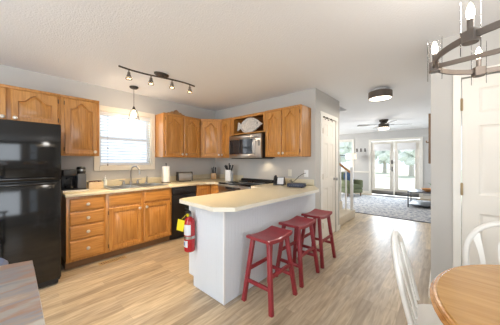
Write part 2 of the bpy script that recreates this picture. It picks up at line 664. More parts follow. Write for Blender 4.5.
# pantry door faces +x : local -Y -> +X
bm = B()
casing(bm, PD0, PD1, 2.04, lambda a, b, c, d: box(bm, LR, LR + .018, a, b, c, d, .004))
d1 = struct('door_1', bm, 'trim')
lf = obj('door_leaf', panel_door(PD1 - PD0 - .012, 2.02, .035, six(PD1 - PD0 - .012)), 'door', d1, loc=(LR - .04, PD0 + .006, .01), rotz=PI / 2)
bm = B()
lathe(bm, [(.0, 0), (.026, 0), (.026, .006), (.011, .012), (.011, .035), (.026, .045), (.028, .058), (.018, .068), (0, .07)], 16, (LR - .005, PD1 - .07, .98), Y90)
obj('door_knob', bm, 'chrome', d1)
for z in (.25, 1.05, 1.80):
    bm = B(); box(bm, LR - .006, LR + .02, PD0 - .008, PD0 + .012, z - .045, z + .045, .002)
    obj('hinge', bm, 'brass', d1)

# six panel door on the right
bm = B()
casing(bm, RD0, RD1, 2.04, lambda a, b, c, d: box(bm, a, b, DY - .018, DY, c, d, .004), wd=.055)
d3 = struct('door_3', bm, 'trim')
obj('door_leaf', panel_door(RD1 - RD0 - .012, 2.02, .035, six(RD1 - RD0 - .012)), 'door', d3, loc=(RD0 + .006, DY + .036, .01))
for z in (.25, 1.055, 1.80):
    bm = B()
    box(bm, RD0 - .006, RD0 + .012, DY - .022, DY + .003, z - .05, z + .05, .003)
    tube(bm, [(RD0 + .003, DY - .02, z - .055), (RD0 + .003, DY - .02, z + .055)], .007, 8)
    obj('hinge', bm, 'brass', d3)

# french doors
bm = B()
box(bm, 1.69, 1.775, FY - .02, FY, 0, 2.155, .004); box(bm, 3.295, 3.38, FY - .02, FY, 0, 2.155, .004); box(bm, 1.775, 3.295, FY - .02, FY, 2.07, 2.155, .004)
d2 = struct('door_2', bm, 'trim')
for k, x0 in enumerate((1.78, 2.54)):
    bm = B()
    x1 = x0 + .75
    y0, y1 = FY + .01, FY + .055
    box(bm, x0, x0 + .12, y0, y1, .02, 2.05); box(bm, x1 - .12, x1, y0, y1, .02, 2.05)
    box(bm, x0 + .12, x1 - .12, y0, y1, .02, .25); box(bm, x0 + .12, x1 - .12, y0, y1, 1.93, 2.05)
    for a, b, c, d in ((x0 + .10, x0 + .13, .23, 1.95), (x1 - .13, x1 - .10, .23, 1.95), (x0 + .13, x1 - .13, .23, .26), (x0 + .13, x1 - .13, 1.92, 1.95)):
        box(bm, a, b, y0 - .012, y0, c, d, .003)
    lf = obj('door_leaf', bm, 'door', d2)
    bm = B(); box(bm, x0 + .12, x1 - .12, FY + .03, FY + .036, .25, 1.93); obj('pane', bm, 'glass', lf)
    bm = B(); box(bm, x0 + .10, x1 - .10, FY - .04, FY - .003, 1.70, 1.96, .004); obj('raised_shade', bm, 'white', lf)
    bm = B(); box(bm, x0 + .02, x1 - .02, FY + .0, FY + .009, .02, .17, .002); obj('kick_plate', bm, 'steeld', lf)
    if k == 0:
        bm = B()
        box(bm, x1 - .08, x1 - .025, FY - .025, FY + .009, 1.20, 1.34, .004)
        obj('keypad_lock', bm, 'steeld', lf)
        bm = B()
        box(bm, x1 - .075, x1 - .03, FY - .01, FY + .009, .92, 1.10, .004)
        tube(bm, [(x1 - .05, FY - .005, 1.0), (x1 - .05, FY - .05, 1.0), (x1 - .15, FY - .055, 1.0)], .009, 8)
        obj('door_handle', bm, 'steeld', lf)

# baseboards, chair rail
bm = B(); box(bm, HX - .016, HX, DY - .016, FY - .02, 0, .09, .003); struct('baseboard_hall', bm, 'trim')
bm = B(); box(bm, HX, RD0 - .056, DY - .016, DY, 0, .09, .003); struct('baseboard_right', bm, 'trim')
bm = B(); box(bm, LR, LR + .014, PD1 + .07, PE + .014, 0, .09, .003); box(bm, LR, LR + .014, .002, PD0 - .07, 0, .09, .003); struct('baseboard_pantry', bm, 'trim')
bm = B(); box(bm, -1.5, 1.69, FY - .016, FY, 0, .11, .003); box(bm, 3.381, HX - .017, FY - .016, FY, 0, .11, .003); struct('baseboard_far', bm, 'trim')
bm = B(); box(bm, 1.141, 1.689, FY - .022, FY, .84, .90, .004); box(bm, -1.5, .299, FY - .022, FY, .84, .90, .004); struct('trim_1', bm, 'trim')


# ------------------------------------------------------------------ cabinets (local: x 0..w, back y=0, front y=-d)
def contour(x0, x1, z0, z1, rise, n=18):
    pts = [(x0, z0), (x1, z0)]
    for i in range(n + 1):
        s = 1 - 2 * i / n
        x = (x0 + x1) / 2 + s * (x1 - x0) / 2
        a = abs(s)
        k = 0 if a > .8 else .5 * (1 + math.cos(PI * a / .8))
        pts.append((x, z1 - rise + rise * k))
    return pts


def cab_door(x0, x1, z0, z1, yf, arch=True, st=.052, t=.024):
    """raised panel door, optionally with a cathedral arch; back at y=yf"""
    bm = B()
    w = x1 - x0
    rise = min(.085, .24 * w) if arch else 0
    V = lambda lp, y: [Vector((p[0], y, p[1])) for p in lp]
    e = .006
    outer = contour(x0, x1, z0, z1, 0)
    outer2 = contour(x0 + e, x1 - e, z0 + e, z1 - e, 0)
    top = .04 if arch else st
    ins = lambda d: contour(x0 + st + d, x1 - st - d, z0 + st + d, z1 - top - d, rise)
    loft(bm, [V(outer, yf), V(outer, yf - t + e), V(outer2, yf - t), V(ins(0), yf - t), V(ins(.004), yf - t + .019), V(ins(.014), yf - t + .019), V(ins(.038), yf - t + .003)])
    return bm


KNOB = [(0, 0), (.008, 0), (.008, .012), (.019, .018), (.0205, .024), (.014, .030), (0, .032)]


def knob(parent, x, yf, z):
    bm = B()
    lathe(bm, KNOB, 14, (x, yf, z), X90)
    return obj('knob', bm, 'knob', parent)


def hinges(parent, x, yf, z0, z1):
    for z in (z0 + .06, z1 - .06):
        bm = B(); tube(bm, [(x, yf - .004, z - .025), (x, yf - .004, z + .025)], .0055, 8)
        obj('hinge', bm, 'hinge', parent)


def cabinet(name, label, loc, rotz, w, d, h, doors=(), drawers=(), toe=0, group=None, crown=True, hollow=None, wm='oak', body_h=None):
    t = thing(name, label, 'cabinet', loc, rotz, group)
    bm = B()
    z0 = toe
    if hollow:
        a = .018
        box(bm, 0, w, -.012, 0, z0, h); box(bm, 0, a, -d, -.012, z0, h); box(bm, w - a, w, -d, -.012, z0, h)
        box(bm, a, w - a, -d, -.012, z0, z0 + a); box(bm, a, w - a, -d, -.012, h - a, h)
        obj('carcass', bm, wm, t)
        bm = B(); f = .04
        box(bm, 0, f, -d - .018, -d, z0, h, .002); box(bm, w - f, w, -d - .018, -d, z0, h, .002)
        box(bm, f, w - f, -d - .018, -d, z0, z0 + f * .6, .002); box(bm, f, w - f, -d - .018, -d, h - f, h, .002)
        obj('face_frame', bm, wm, t)
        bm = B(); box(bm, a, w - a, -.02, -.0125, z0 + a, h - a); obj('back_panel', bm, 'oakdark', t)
    else:
        box(bm, 0, w, -d + .019, 0, z0, body_h or h)
        obj('carcass', bm, wm, t)
        bm = B(); box(bm, 0, w, -d, -d + .0185, z0, h, .0015); obj('face_frame', bm, wm, t)
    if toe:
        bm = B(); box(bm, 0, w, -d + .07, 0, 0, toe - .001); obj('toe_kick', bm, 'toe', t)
    if crown:
        bm = B(); box(bm, 0, w, -d - .012, -d - .0005, h - .022, h + .006, .004); obj('top_moulding', bm, wm, t)
    for (x0, x1, a0, a1, arch, kx, kz, hx) in doors:
        dr = obj('door', cab_door(x0, x1, a0, a1, -d - .0008, arch), wm, t)
        if kx is not None:
            knob(dr, kx, -d - .0245, kz)
        if hx is not None:
            hinges(dr, hx, -d - .010, a0, a1)
    for (x0, x1, a0, a1, kn) in drawers:
        bm = B()
        e = .012
        lp = lambda q, y: [Vector((x0 + q, y, a0 + q)), Vector((x1 - q, y, a0 + q)), Vector((x1 - q, y, a1 - q)), Vector((x0 + q, y, a1 - q))]
        yf = -d - .0008
        loft(bm, [lp(0, yf), lp(0, yf - .010), lp(.004, yf - .0125), lp(e, yf - .019), lp(e + .004, yf - .0195)])
        dw = obj('drawer', bm, 'oakh', t)
        if kn:
            knob(dw, (x0 + x1) / 2, yf - .019, (a0 + a1) / 2)
    return t


SW = PI / 2      # rotation for cabinets on the sink wall
UB, UT = 1.372, 2.134
UH = UT - UB
G = .026
# over the refrigerator
w = .84; y0 = -2.732 - w
cabinet('wall_cabinet', 'short wide oak wall cabinet above the black refrigerator', (0.002, y0, 1.725), SW, w, .303, UT - 1.725,
        [(G, .385, .022, .378, True, .385 - .03, .06, None), (.42, w - .03, .022, .378, True, .42 + .03, .06, w - .024)])
w = .408
cabinet('wall_cabinet', 'tall single door oak wall cabinet left of the window above the coffee maker', (0.002, -2.73, UB), SW, w, .303, UH,
        [(.035, w - .028, .022, UH - .035, True, w - .055, .055, .03)])
w = .765
cabinet('wall_cabinet', 'two door oak wall cabinet right of the window with a carved ornament on top', (0.002, -1.392, UB), SW, w, .303, UH,
        [(.035, .375, .022, UH - .035, True, .375 - .03, .055, .03), (.395, w - .03, .022, UH - .035, True, .395 + .03, .055, w - .024)])
# diagonal corner cabinet
t = thing('corner_wall_cabinet', 'oak corner wall cabinet with its door set diagonally', 'cabinet', (0, 0, UB))
P1, P2 = (.305, -.618), (.575, -.305)
bm = B(); prism(bm, [(.003, -.003), (.003, -.618), P1, P2, (.575, -.003)], 0, UH); obj('carcass', bm, 'oak', t)
ang = math.atan2(P2[1] - P1[1], P2[0] - P1[0]); wl = math.hypot(P2[0] - P1[0], P2[1] - P1[1])
R_ = Matrix.Rotation(ang, 3, 'Z')
dr = obj('door', cab_door(.03, wl - .03, .022, UH - .035, -.0008), 'oak', t, loc=(P1[0], P1[1], 0), rotz=ang)
knob(dr, wl - .06, -.0245, .055); hinges(dr, .026, -.008, .022, UH - .035)
bm = B(); box(bm, 0, wl, -.012, -.0005, UH - .022, UH + .006, .004); obj('top_moulding', bm, 'oak', t, loc=(P1[0], P1[1], 0), rotz=ang)
w = .30
cabinet('wall_cabinet', 'narrow oak wall cabinet between corner cabinet and microwave', (.577, -.002, UB), 0, w, .303, UH,
        [(.03, w - .03, .022, UH - .035, True, .055, .055, None)])
w = .79
cabinet('open_shelf_cabinet', 'open oak shelf cabinet above the microwave holding the fish platter', (.879, -.002, 1.795), 0, w, .285, UT - 1.795, hollow=True)
w = .675
cabinet('wall_cabinet', 'two door oak wall cabinet right of the microwave', (1.671, -.002, UB), 0, w, .303, UH,
        [(.03, .33, .022, UH - .035, True, .30, .055, None), (.345, w - .03, .022, UH - .035, True, .375, .055, w - .024)])

# base cabinets on the sink wall
CT, CB = .915, .877
BD = .598
w = .40
zz = [(.125, .345), (.36, .518), (.533, .683), (.698, .85)]
cabinet('base_cabinet', 'oak base cabinet with four drawers beside the refrigerator', (.002, -2.722, 0), SW, w, BD, CB, toe=.1, crown=False,
        drawers=[(.03, w - .02, a, b, True) for a, b in zz])
w = .92
cabinet('base_cabinet', 'wide oak base cabinet below the sink with two doors', (.002, -2.32, 0), SW, w, BD, CB, toe=.1, crown=False, body_h=.745,
        doors=[(.03, .44, .125, .68, False, .41, .63, .026), (.48, w - .03, .125, .68, False, .51, .63, w - .026)],
        drawers=[(.03, .44, .70, .85, False), (.48, w - .03, .70, .85, False)])
# corner base cabinet (L shaped, folding door)
t = thing('corner_base_cabinet', 'oak corner base cabinet between dishwasher and range', 'cabinet')
bm = B(); prism(bm, [(.003, -.003), (.003, -.93), (.60, -.93), (.60, -.60), (.885, -.60), (.885, -.003)], .1, CB); obj('carcass', bm, 'oak', t)
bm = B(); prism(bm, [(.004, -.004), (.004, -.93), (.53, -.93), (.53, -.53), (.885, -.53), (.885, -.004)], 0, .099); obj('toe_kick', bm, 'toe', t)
obj('door', cab_door(0, .285, .125, .85, 0, False), 'oak', t, loc=(.601, -.91, 0), rotz=PI / 2)
obj('door', cab_door(0, .245, .125, .85, 0, False), 'oak', t, loc=(.626, -.601, 0))

# dishwasher
t = thing('dishwasher', 'black dishwasher under the worktop right of the sink cabinet', 'dishwasher', (.004, -1.397, 0), SW)
w = .462
bm = B(); box(bm, .004, w - .004, -.56, 0, .1, .872); obj('tub', bm, 'blackp', t)
bm = B(); box(bm, .004, w - .004, -.612, -.561, .115, .745, .006); obj('door', bm, 'blackm', t)
bm = B(); box(bm, .004, w - .004, -.622, -.561, .752, .868, .008); cp = obj('control_panel', bm, 'blackp', t)
bm = B(); box(bm, .12, w - .12, -.634, -.6225, .775, .80, .005); obj('handle', bm, 'blackm', cp)
bm = B()
for k in range(6):
    box(bm, .05 + k * .022, .062 + k * .022, -.6245, -.6225, .835, .842)
obj('button_row', bm, 'grey', cp)
bm = B(); box(bm, .004, w - .004, -.54, -.1, 0.002, .099); obj('toe_kick', bm, 'blackp', t)

# worktop along the sink wall with the corner
t = thing('worktop', 'cream laminate worktop along the window wall and into the corner', 'worktop')
SX0, SX1, SY0, SY1 = .085, .555, -2.24, -1.45
bm = B()
FX = .64
box(bm, .002, FX, -2.735, SY0, CB + .001, CT, .003); box(bm, .002, FX, SY1, -.9, CB + .001, CT, .003)
box(bm, .002, SX0, SY0, SY1, CB + .001, CT); box(bm, SX1, FX, SY0, SY1, CB + .001, CT, .003)
prism(bm, [(.002, -.9), (FX, -.9), (FX, -.75), (.74, -.64), (.886, -.64), (.886, -.002), (.002, -.002)], CB + .001, CT)
obj('top', bm, 'lam', t)
bm = B()
box(bm, .002, .022, -2.735, -.022, CT + .001, CT + .10, .004); box(bm, .002, .886, -.022, -.002, CT + .001, CT + .10, .004)
obj('backsplash', bm, 'lam', t)

# sink
t = thing('sink', 'double bowl stainless steel sink set in the worktop under the window', 'sink')
bm = B()
rx0, rx1, ry0, ry1 = SX0 - .02, SX1 + .02, SY0 - .02, SY1 + .02
bowls = [(.17, .53, -2.21, -1.865), (.17, .53, -1.825, -1.48)]
zt = CT + .002
box(bm, rx0, .17, ry0, ry1, zt, zt + .008, .003); box(bm, .53, rx1, ry0, ry1, zt, zt + .008, .003)
for y0, y1 in ((ry0, -2.21), (-1.865, -1.825), (-1.48, ry1)):
    box(bm, .17, .53, y0, y1, zt, zt + .008, .002)
obj('rim', bm, 'steel', t)
for x0, x1, y0, y1 in bowls:
    bm = B()
    lp = lambda q, z: [Vector((x0 + q, y0 + q, z)), Vector((x1 - q, y0 + q, z)), Vector((x1 - q, y1 - q, z)), Vector((x0 + q, y1 - q, z))]
    loft(bm, [lp(0, zt + .006), lp(.008, zt - .13), lp(.03, zt - .155)], cap0=False)
    lathe(bm, [(.04, 0), (.04, .003), (.02, .004), (0, .002)], 16, ((x0 + x1) / 2, (y0 + y1) / 2, zt - .155))
    obj('bowl', bm, 'steel', t)

# faucet
t = thing('faucet', 'gooseneck nickel faucet behind the sink', 'faucet', (.125, -1.845, zt + .009))
bm = B(); box(bm, -.028, .028, -.13, .13, 0, .012, .005); lathe(bm, [(.024, .012), (.022, .05), (.014, .06)], 16, (0, 0, 0)); obj('base', bm, 'chrome', t)
pts = [(0, 0, .05), (0, 0, .2)] + [(.095 - .095 * math.cos(a), .03 * (1 - math.cos(a)), .2 + .095 * math.sin(a)) for a in [PI * k / 10 for k in range(1, 10)]] + [(.19, .06, .2), (.192, .06, .165)]
bm = B(); tube(bm, pts, .0115, 12); obj('spout', bm, 'chrome', t)
for s in (-1, 1):
    bm = B(); lathe(bm, [(.022, .012), (.019, .04), (.012, .055), (.014, .07), (0, .076)], 14, (0, s * .105, 0))
    beam(bm, (0, s * .105, .064), (.01, s * .17, .08), .012, .01, bev=.003)
    obj('handle', bm, 'chrome', t)
t2 = thing('sink_sprayer', 'small nickel side sprayer right of the faucet', 'sprayer', (.125, -1.60, zt + .009))
bm = B(); lathe(bm, [(.022, 0), (.02, .02), (.014, .03)], 14); obj('base', bm, 'chrome', t2)
bm = B(); tube(bm, [(0, 0, .03), (.005, 0, .07), (.03, 0, .115)], [.011, .013, .016], 12); obj('spray_head', bm, 'chrome', t2)

# ------------------------------------------------------------------ refrigerator
t = thing('refrigerator', 'black top freezer refrigerator at the left end of the worktop', 'refrigerator', (0.03, -3.60, 0), SW)
w = .80
FDp = .84
bm = B(); box(bm, 0, w, -FDp + .07, 0, .03, 1.69, .006); box(bm, .05, w - .05, -FDp + .12, -.05, 0.001, .03); obj('body', bm, 'blackm', t)
for nm, z0, z1 in (('freezer_door', 1.105, 1.69), ('fridge_door', .07, 1.093)):
    bm = B(); box(bm, 0, w, -FDp, -FDp + .066, z0, z1, .012); d = obj(nm, bm, 'black', t)
    bm = B()
    zc = z0 + .012 if nm == 'freezer_door' else z1 - .03
    box(bm, .05, w - .05, -FDp - .02, -FDp - .0005, zc, zc + .022, .006)
    obj('handle', bm, 'black', d)
bm = B(); box(bm, .02, w - .02, -FDp + .03, -FDp + .068, .012, .066, .004); obj('kick_grille', bm, 'blackp', t)

# ------------------------------------------------------------------ range
RX0, RX1 = .889, 1.651
t = thing('range', 'glass top electric range with stainless front in the worktop run', 'range', (RX0, -.003, 0))
w = RX1 - RX0
bm = B(); box(bm, .003, w - .003, -.61, 0, .02, .90); obj('body', bm, 'blackm', t)
bm = B(); box(bm, .0, w, -.66, 0, .903, .922, .005); ck = obj('cooktop', bm, 'cook', t)
for (x, y, r) in ((.19, -.47, .105), (.57, -.47, .085), (.19, -.2, .085), (.57, -.2, .105)):
    bm = B(); lathe(bm, [(r, 0), (r, .0008), (r - .006, .001), (r - .006, 0)], 32, (x, y, .9225)); obj('burner_ring', bm, 'grey', ck)
bm = B(); prism(bm, [(-.09, .923), (-.002, .923), (-.002, .965), (-.06, .965)], .004, w - .004, rot=Matrix(((0, 0, 1), (1, 0, 0), (0, 1, 0)))); obj('backguard', bm, 'blackp', t)
bm = B(); box(bm, .003, w - .003, -.668, -.611, .79, .90, .006); cp = obj('control_panel', bm, 'steel', t)
bm = B(); box(bm, .2, w - .2, -.67, -.6685, .825, .865, .0005); obj('display_strip', bm, 'micglass', cp)
bm = B(); box(bm, .003, w - .003, -.655, -.611, .2, .785, .008); od = obj('oven_door', bm, 'steel', t)
bm = B(); box(bm, .1, w - .1, -.658, -.6555, .32, .62, .001); obj('oven_window', bm, 'micglass', od)
bm = B(); tube(bm, [(.06, -.656, .73), (.06, -.70, .73), (w - .06, -.70, .73), (w - .06, -.656, .73)], .011, 10); obj('handle', bm, 'steel', od)
bm = B(); box(bm, .003, w - .003, -.65, -.611, .03, .195, .006); obj('storage_drawer', bm, 'steel', t)

# ------------------------------------------------------------------ microwave
t = thing('microwave', 'stainless over the range microwave below the open shelf', 'microwave', (RX0, -.003, 1.358))
w = .764; mh = .405; md = .385
bm = B(); box(bm, 0, w, -md + .03, 0, 0, mh); obj('body', bm, 'blackp', t)
bm = B(); box(bm, 0, w, -md - .012, -md + .0295, mh - .062, mh, .004); vg = obj('top_vent', bm, 'steel', t)
bm = B()
dx = .764
box(bm, 0, dx, -md - .012, -md + .0295, .0, .07, .004); box(bm, 0, dx, -md - .012, -md + .0295, mh - .075, mh - .063, .003)
box(bm, 0, .012, -md - .012, -md + .0295, .07, mh - .075); box(bm, dx - .17, dx, -md - .012, -md + .0295, .07, mh - .075)
dd = obj('door', bm, 'steel', t)
bm = B(); box(bm, .0125, dx - .171, -md - .008, -md + .029, .0705, mh - .0755); obj('door_window', bm, 'micglass', dd)
hx = dx - .14
pts = [(hx, -md - .012, .06), (hx, -md - .045, .09)] + [(hx, -md - .052, z) for z in (.15, .2, .25)] + [(hx, -md - .045, .29), (hx, -md - .012, .32)]
bm = B(); tube(bm, pts, .012, 10); obj('handle', bm, 'chrome', dd)
bm = B(); box(bm, dx - .065, dx - .015, -md - .0135, -md - .0122, .20, .30, .0005); cp = obj('control_panel', bm, 'steeld', t)
bm = B()
for i in range(2):
    for j in range(4):
        box(bm, dx - .058 + i * .022, dx - .044 + i * .022, -md - .0148, -md - .0137, .212 + j * .016, .222 + j * .016)
obj('keypad', bm, 'grey', cp)
bm = B(); box(bm, .02, w - .02, -md + .03, -.02, -.012, -.0005, .003); obj('underside_plate', bm, 'blackp', t)

# ------------------------------------------------------------------ peninsula
PX0, PX1, PY = 1.858, 2.42, -1.886
t = thing('peninsula_cabinet', 'white panelled peninsula base with the red stools along it', 'peninsula')
bm = B(); box(bm, 1.945, PX1 - .013, PY + .013, -.004, 0.002, CB); box(bm, PX0, 1.945, PY + .013, -.67, .1, CB); obj('carcass', bm, 'white', t)
bm = B()
n = 14
ww = (PX1 - .006 - 1.943) / n
for k in range(n):
    x0 = 1.943 + k * ww
    box(bm, x0, x0 + ww - .0015, PY, PY + .0125, .001, CB)
box(bm, PX0, 1.942, PY, PY + .0125, .1, CB)
obj('end_panel', bm, 'panel', t)
bm = B()
n = 44
ww = (-.004 - PY - .012) / n
for k in range(n):
    y0 = PY + .012 + k * ww
    box(bm, PX1 - .0125, PX1, y0, y0 + ww - .0015, .001, CB)
obj('back_panel', bm, 'panel', t)
bm = B(); box(bm, PX1 - .012, PX1 + .004, PY - .004, PY + .014, .001, CB, .002); obj('corner_bead', bm, 'white', t)
for k in range(2):
    y1 = -.69 - k * .6
    dr = obj('door', cab_door(0, .56, .125, .85, 0, False), 'oak', t, loc=(PX0 - .001, y1, 0), rotz=-PI / 2)

t = thing('peninsula_worktop', 'cream laminate peninsula worktop with clipped corners above the stools', 'worktop')
bm = B()
top = [(1.66, -.003), (1.66, -.655), (1.86, -.655), (1.86, -1.955), (1.90, -2.025), (2.46, -2.045), (2.60, -1.925), (2.625, -.33), (2.43, -.03), (2.41, -.003)]
prism(bm, top, CT - .0022, CT)
obj('top', bm, 'lam', t)
bm = B(); prism(bm, top, CB + .001, CT - .0023); obj('edge_band', bm, 'lamedge', t)
bm = B(); box(bm, 1.66, 2.40, -.022, -.003, CT + .001, CT + .10, .004); obj('backsplash', bm, 'lam', t)


# ------------------------------------------------------------------ things on the worktops
# coffee maker
t = thing('coffee_tray', 'pale flat tray under the coffee maker', 'tray', (.29, -2.60, CT + .001))
t.scale = (.95, .9, 1)
bm = B(); box(bm, -.16, .16, -.145, .145, 0, .014, .005); obj('tray_base', bm, 'pot', t)
bm = B()
for a, b, c, d in ((-.16, .16, -.145, -.137), (-.16, .16, .137, .145), (-.16, -.152, -.137, .137), (.152, .16, -.137, .137)):
    box(bm, a, b, c, d, .0145, .022, .002)
obj('tray_rim', bm, 'pot', t)
t = thing('coffee_maker', 'black dual coffee maker with glass carafe beside the refrigerator', 'coffee maker', (.29, -2.60, CT + .0155))
t.scale = (.88, .88, .92)
bm = B()
box(bm, -.14, .13, -.135, .13, 0, .022, .005)
box(bm, -.14, -.04, -.135, .02, .022, .20, .006)
box(bm, -.14, .12, -.135, .02, .20, .285, .008)
obj('body', bm, 'blackp', t)
bm = B(); box(bm, -.14, .125, .024, .13, .0225, .225, .01); obj('reservoir', bm, 'grey', t)
bm = B(); lathe(bm, [(.052, .226), (.055, .25), (.055, .31), (.045, .325), (0, .328)], 20, (.06, .077, 0), sx=1.15); hd = obj('brew_head', bm, 'blackp', t)
bm = B(); lathe(bm, [(.0565, .262), (.0575, .266), (.0575, .284), (.0565, .288)], 20, (.06, .077, 0), sx=1.15); obj('silver_band', bm, 'chrome', hd)
bm = B(); lathe(bm, [(.045, .0), (.058, .02), (.058, .07), (.04, .12), (.042, .135)], 20, (.055, -.057, .0235)); cf = obj('carafe', bm, 'glassj', t)
bm = B(); lathe(bm, [(.043, .136), (.044, .148), (0, .15)], 20, (.055, -.057, .0235)); obj('lid', bm, 'blackp', cf)
bm = B(); tube(bm, [(.10, -.057, .145), (.145, -.057, .14), (.15, -.057, .07), (.11, -.057, .05)], .008, 8); obj('carafe_handle', bm, 'blackp', cf)
bm = B(); lathe(bm, [(.043, .0), (.054, .018), (.054, .04), (0, .04)], 20, (.055, -.057, .0265)); obj('coffee', bm, 'blackp', cf)

t = thing('pod_box', 'tan wooden box of coffee pods left of the sink', 'box', (.265, -2.36, CT + .001))
bm = B()
box(bm, -.06, .06, -.085, .085, 0, .008); box(bm, -.06, .06, -.085, -.077, .008, .10, .002); box(bm, -.06, .06, .077, .085, .008, .10, .002)
box(bm, -.06, -.052, -.077, .077, .008, .10, .002); box(bm, .052, .06, -.077, .077, .008, .10, .002)
obj('box_walls', bm, 'tan', t)
pod = None
for i in range(2):
    for j in range(3):
        lo = (.265 - .025 + i * .05, -2.36 - .048 + j * .048, CT + .0095)
        if pod is None:
            bm = B(); lathe(bm, [(.017, 0), (.021, .06), (.0235, .1), (.0235, .104), (0, .105)], 14)
            o = obj('coffee_pod', bm, wood('pod_foil', (70, 44, 38), (96, 60, 48), (20, 20, 20)), None); pod = o
        else:
            o = copy_tree(pod)
        o.location = lo
        tag(o, 'dark brown coffee pod standing in the tan wooden box', 'coffee pod', 'coffee pods in the tan box')

t = thing('soap_dispenser', 'clear soap bottle with pump at the left end of the sink', 'soap bottle', (.10, -2.20, CT + .012))
bm = B(); lathe(bm, [(.028, 0), (.03, .01), (.03, .09), (.014, .108), (.012, .12)], 16); obj('bottle', bm, 'amber', t)
bm = B(); lathe(bm, [(.014, .121), (.014, .135), (.005, .137), (.005, .16), (0, .16)], 12); beam(bm, (0, 0, .158), (.04, 0, .155), .01, .008); obj('pump', bm, 'white', t)

t = thing('paper_towel_holder', 'white paper towel roll on a stand right of the sink', 'paper towel', (.20, -1.285, CT + .001))
bm = B(); lathe(bm, [(.08, 0), (.08, .008), (.02, .014), (0, .014)], 24); lathe(bm, [(.006, .0145), (.006, .325), (.012, .33), (.012, .345), (0, .35)], 10); obj('stand', bm, 'bronze', t)
bm = B(); lathe(bm, [(.062, .016), (.064, .02), (.064, .29), (.062, .295), (.02, .2955)], 28); obj('towel_roll', bm, 'paper', t)
bm = B()
prism(bm, [(-.035, -.062), (-.02, -.066), (.045, -.1), (.046, -.098), (-.018, -.063), (-.034, -.059)], .018, .285)
obj('loose_sheet', bm, 'paper', t)

t = thing('toaster', 'stainless two slot toaster right of the paper towels', 'toaster', (.17, -.90, CT + .001), math.radians(-18))
bm = B()
prof = [(-.08, 0.015), (.08, .015), (.085, .03), (.085, .13), (.07, .165), (.045, .178), (-.045, .178), (-.07, .165), (-.085, .13), (-.085, .03)]
prism(bm, prof, -.12, .12, rot=Matrix(((1, 0, 0), (0, 0, 1), (0, 1, 0)))); obj('shell', bm, 'toast', t)
bm = B()
for s in (-1, 1):
    prism(bm, [(x * 1.03, z * 1.015) for x, z in prof], s * .121, s * .138, rot=Matrix(((1, 0, 0), (0, 0, 1), (0, 1, 0))))
box(bm, -.07, .07, -.11, .11, 0, .0145)
obj('end_caps', bm, 'blackp', t)
bm = B()
for s in (-1, 1):
    box(bm, s * .033 - .012, s * .033 + .012, -.10, .10, .1782, .1795)
obj('bread_slots', bm, 'blackp', t)
bm = B(); box(bm, -.015, .015, -.158, -.139, .1, .115, .003); obj('lever', bm, 'blackp', t)


def knife_block(name, label, loc, rz, m, handles, wd, dp, hh, tilt):
    t = thing(name, label, 'knife block', loc, rz)
    bm = B()
    k = tilt
    prism(bm, [(-dp / 2, 0), (dp / 2, 0), (dp / 2 + k, hh * .8), (-dp / 2 + k, hh)], -wd / 2, wd / 2, rot=Matrix(((0, 0, 1), (1, 0, 0), (0, 1, 0))), bev=.004)
    obj('block', bm, m, t)
    for (hx, hy, ln, ax, ay) in handles:
        bm = B()
        z0 = hh * (.9 - .1 * 2 * hy / dp) + .004
        a = Vector((hx, hy + k, z0)); d = Vector((ax, ay, 1)).normalized()
        beam(bm, a, a + d * .012, .012, .018)
        beam(bm, a + d * .0125, a + d * ln, .016, .024, bev=.004, w2=.018, d2=.026)
        o = obj('knife', bm, 'blackp', None)
        o.location = loc
        o.rotation_euler.z = rz
        tag(o, 'black handled knife in the ' + ('oak block in the worktop corner' if m == 'blockw' else 'white block beside the range'), 'knife', 'knives in the ' + ('oak' if m == 'blockw' else 'white') + ' block')
    return t


knife_block('knife_block', 'small wooden knife block in the worktop corner', (.20, -.20, CT + .001), .7, 'blockw',
            [(-.03, -.01, .12, -.08, -.05), (.0, -.02, .14, 0, -.05), (.032, -.01, .13, .1, -.05), (-.012, .025, .15, 0, 0), (.02, .025, .14, .05, 0)], .11, .10, .13, .0)
knife_block('white_knife_block', 'white knife block full of black knives left of the range', (.745, -.26, CT + .001), .3, 'white',
            [(-.035, -.03, .10, -.35, -.3), (-.01, -.03, .10, -.1, -.35), (.03, -.03, .11, .3, -.3), (-.04, .0, .12, -.4, 0), (.0, .0, .15, 0, 0), (.04, .0, .12, .4, 0), (-.02, .035, .14, -.15, .2), (.025, .035, .13, .2, .2)], .115, .115, .215, .0)

# desk phone
t = thing('desk_phone', 'black desk phone with a light face on the peninsula by the wall', 'phone', (1.90, -.22, CT + .001), math.radians(20))
TL = Matrix.Rotation(math.radians(55), 3, 'X')
bm = B(); prism(bm, [(-.07, 0), (.07, 0), (.06, .015), (-.005, .13), (-.03, .125)], -.09, .09, rot=Matrix(((0, 0, 1), (1, 0, 0), (0, 1, 0))), bev=.004); obj('base', bm, 'blackp', t)
RT = Matrix.Rotation(math.radians(-72), 3, 'X')
bm = B(); prism(bm, [(-.074, .02), (-.039, .12), (-.041, .122), (-.077, .02)], -.02, .08, rot=Matrix(((0, 0, 1), (1, 0, 0), (0, 1, 0)))); obj('key_face', bm, 'label', t)
bm = B(); pts = [(-.058, -.085, .02), (-.058, -.088, .045), (-.058, -.07, .075), (-.058, -.055, .105), (-.058, -.04, .135), (-.058, -.015, .14)]
tube(bm, pts, [.02, .022, .014, .014, .022, .02], 10); obj('handset', bm, 'blackp', t)

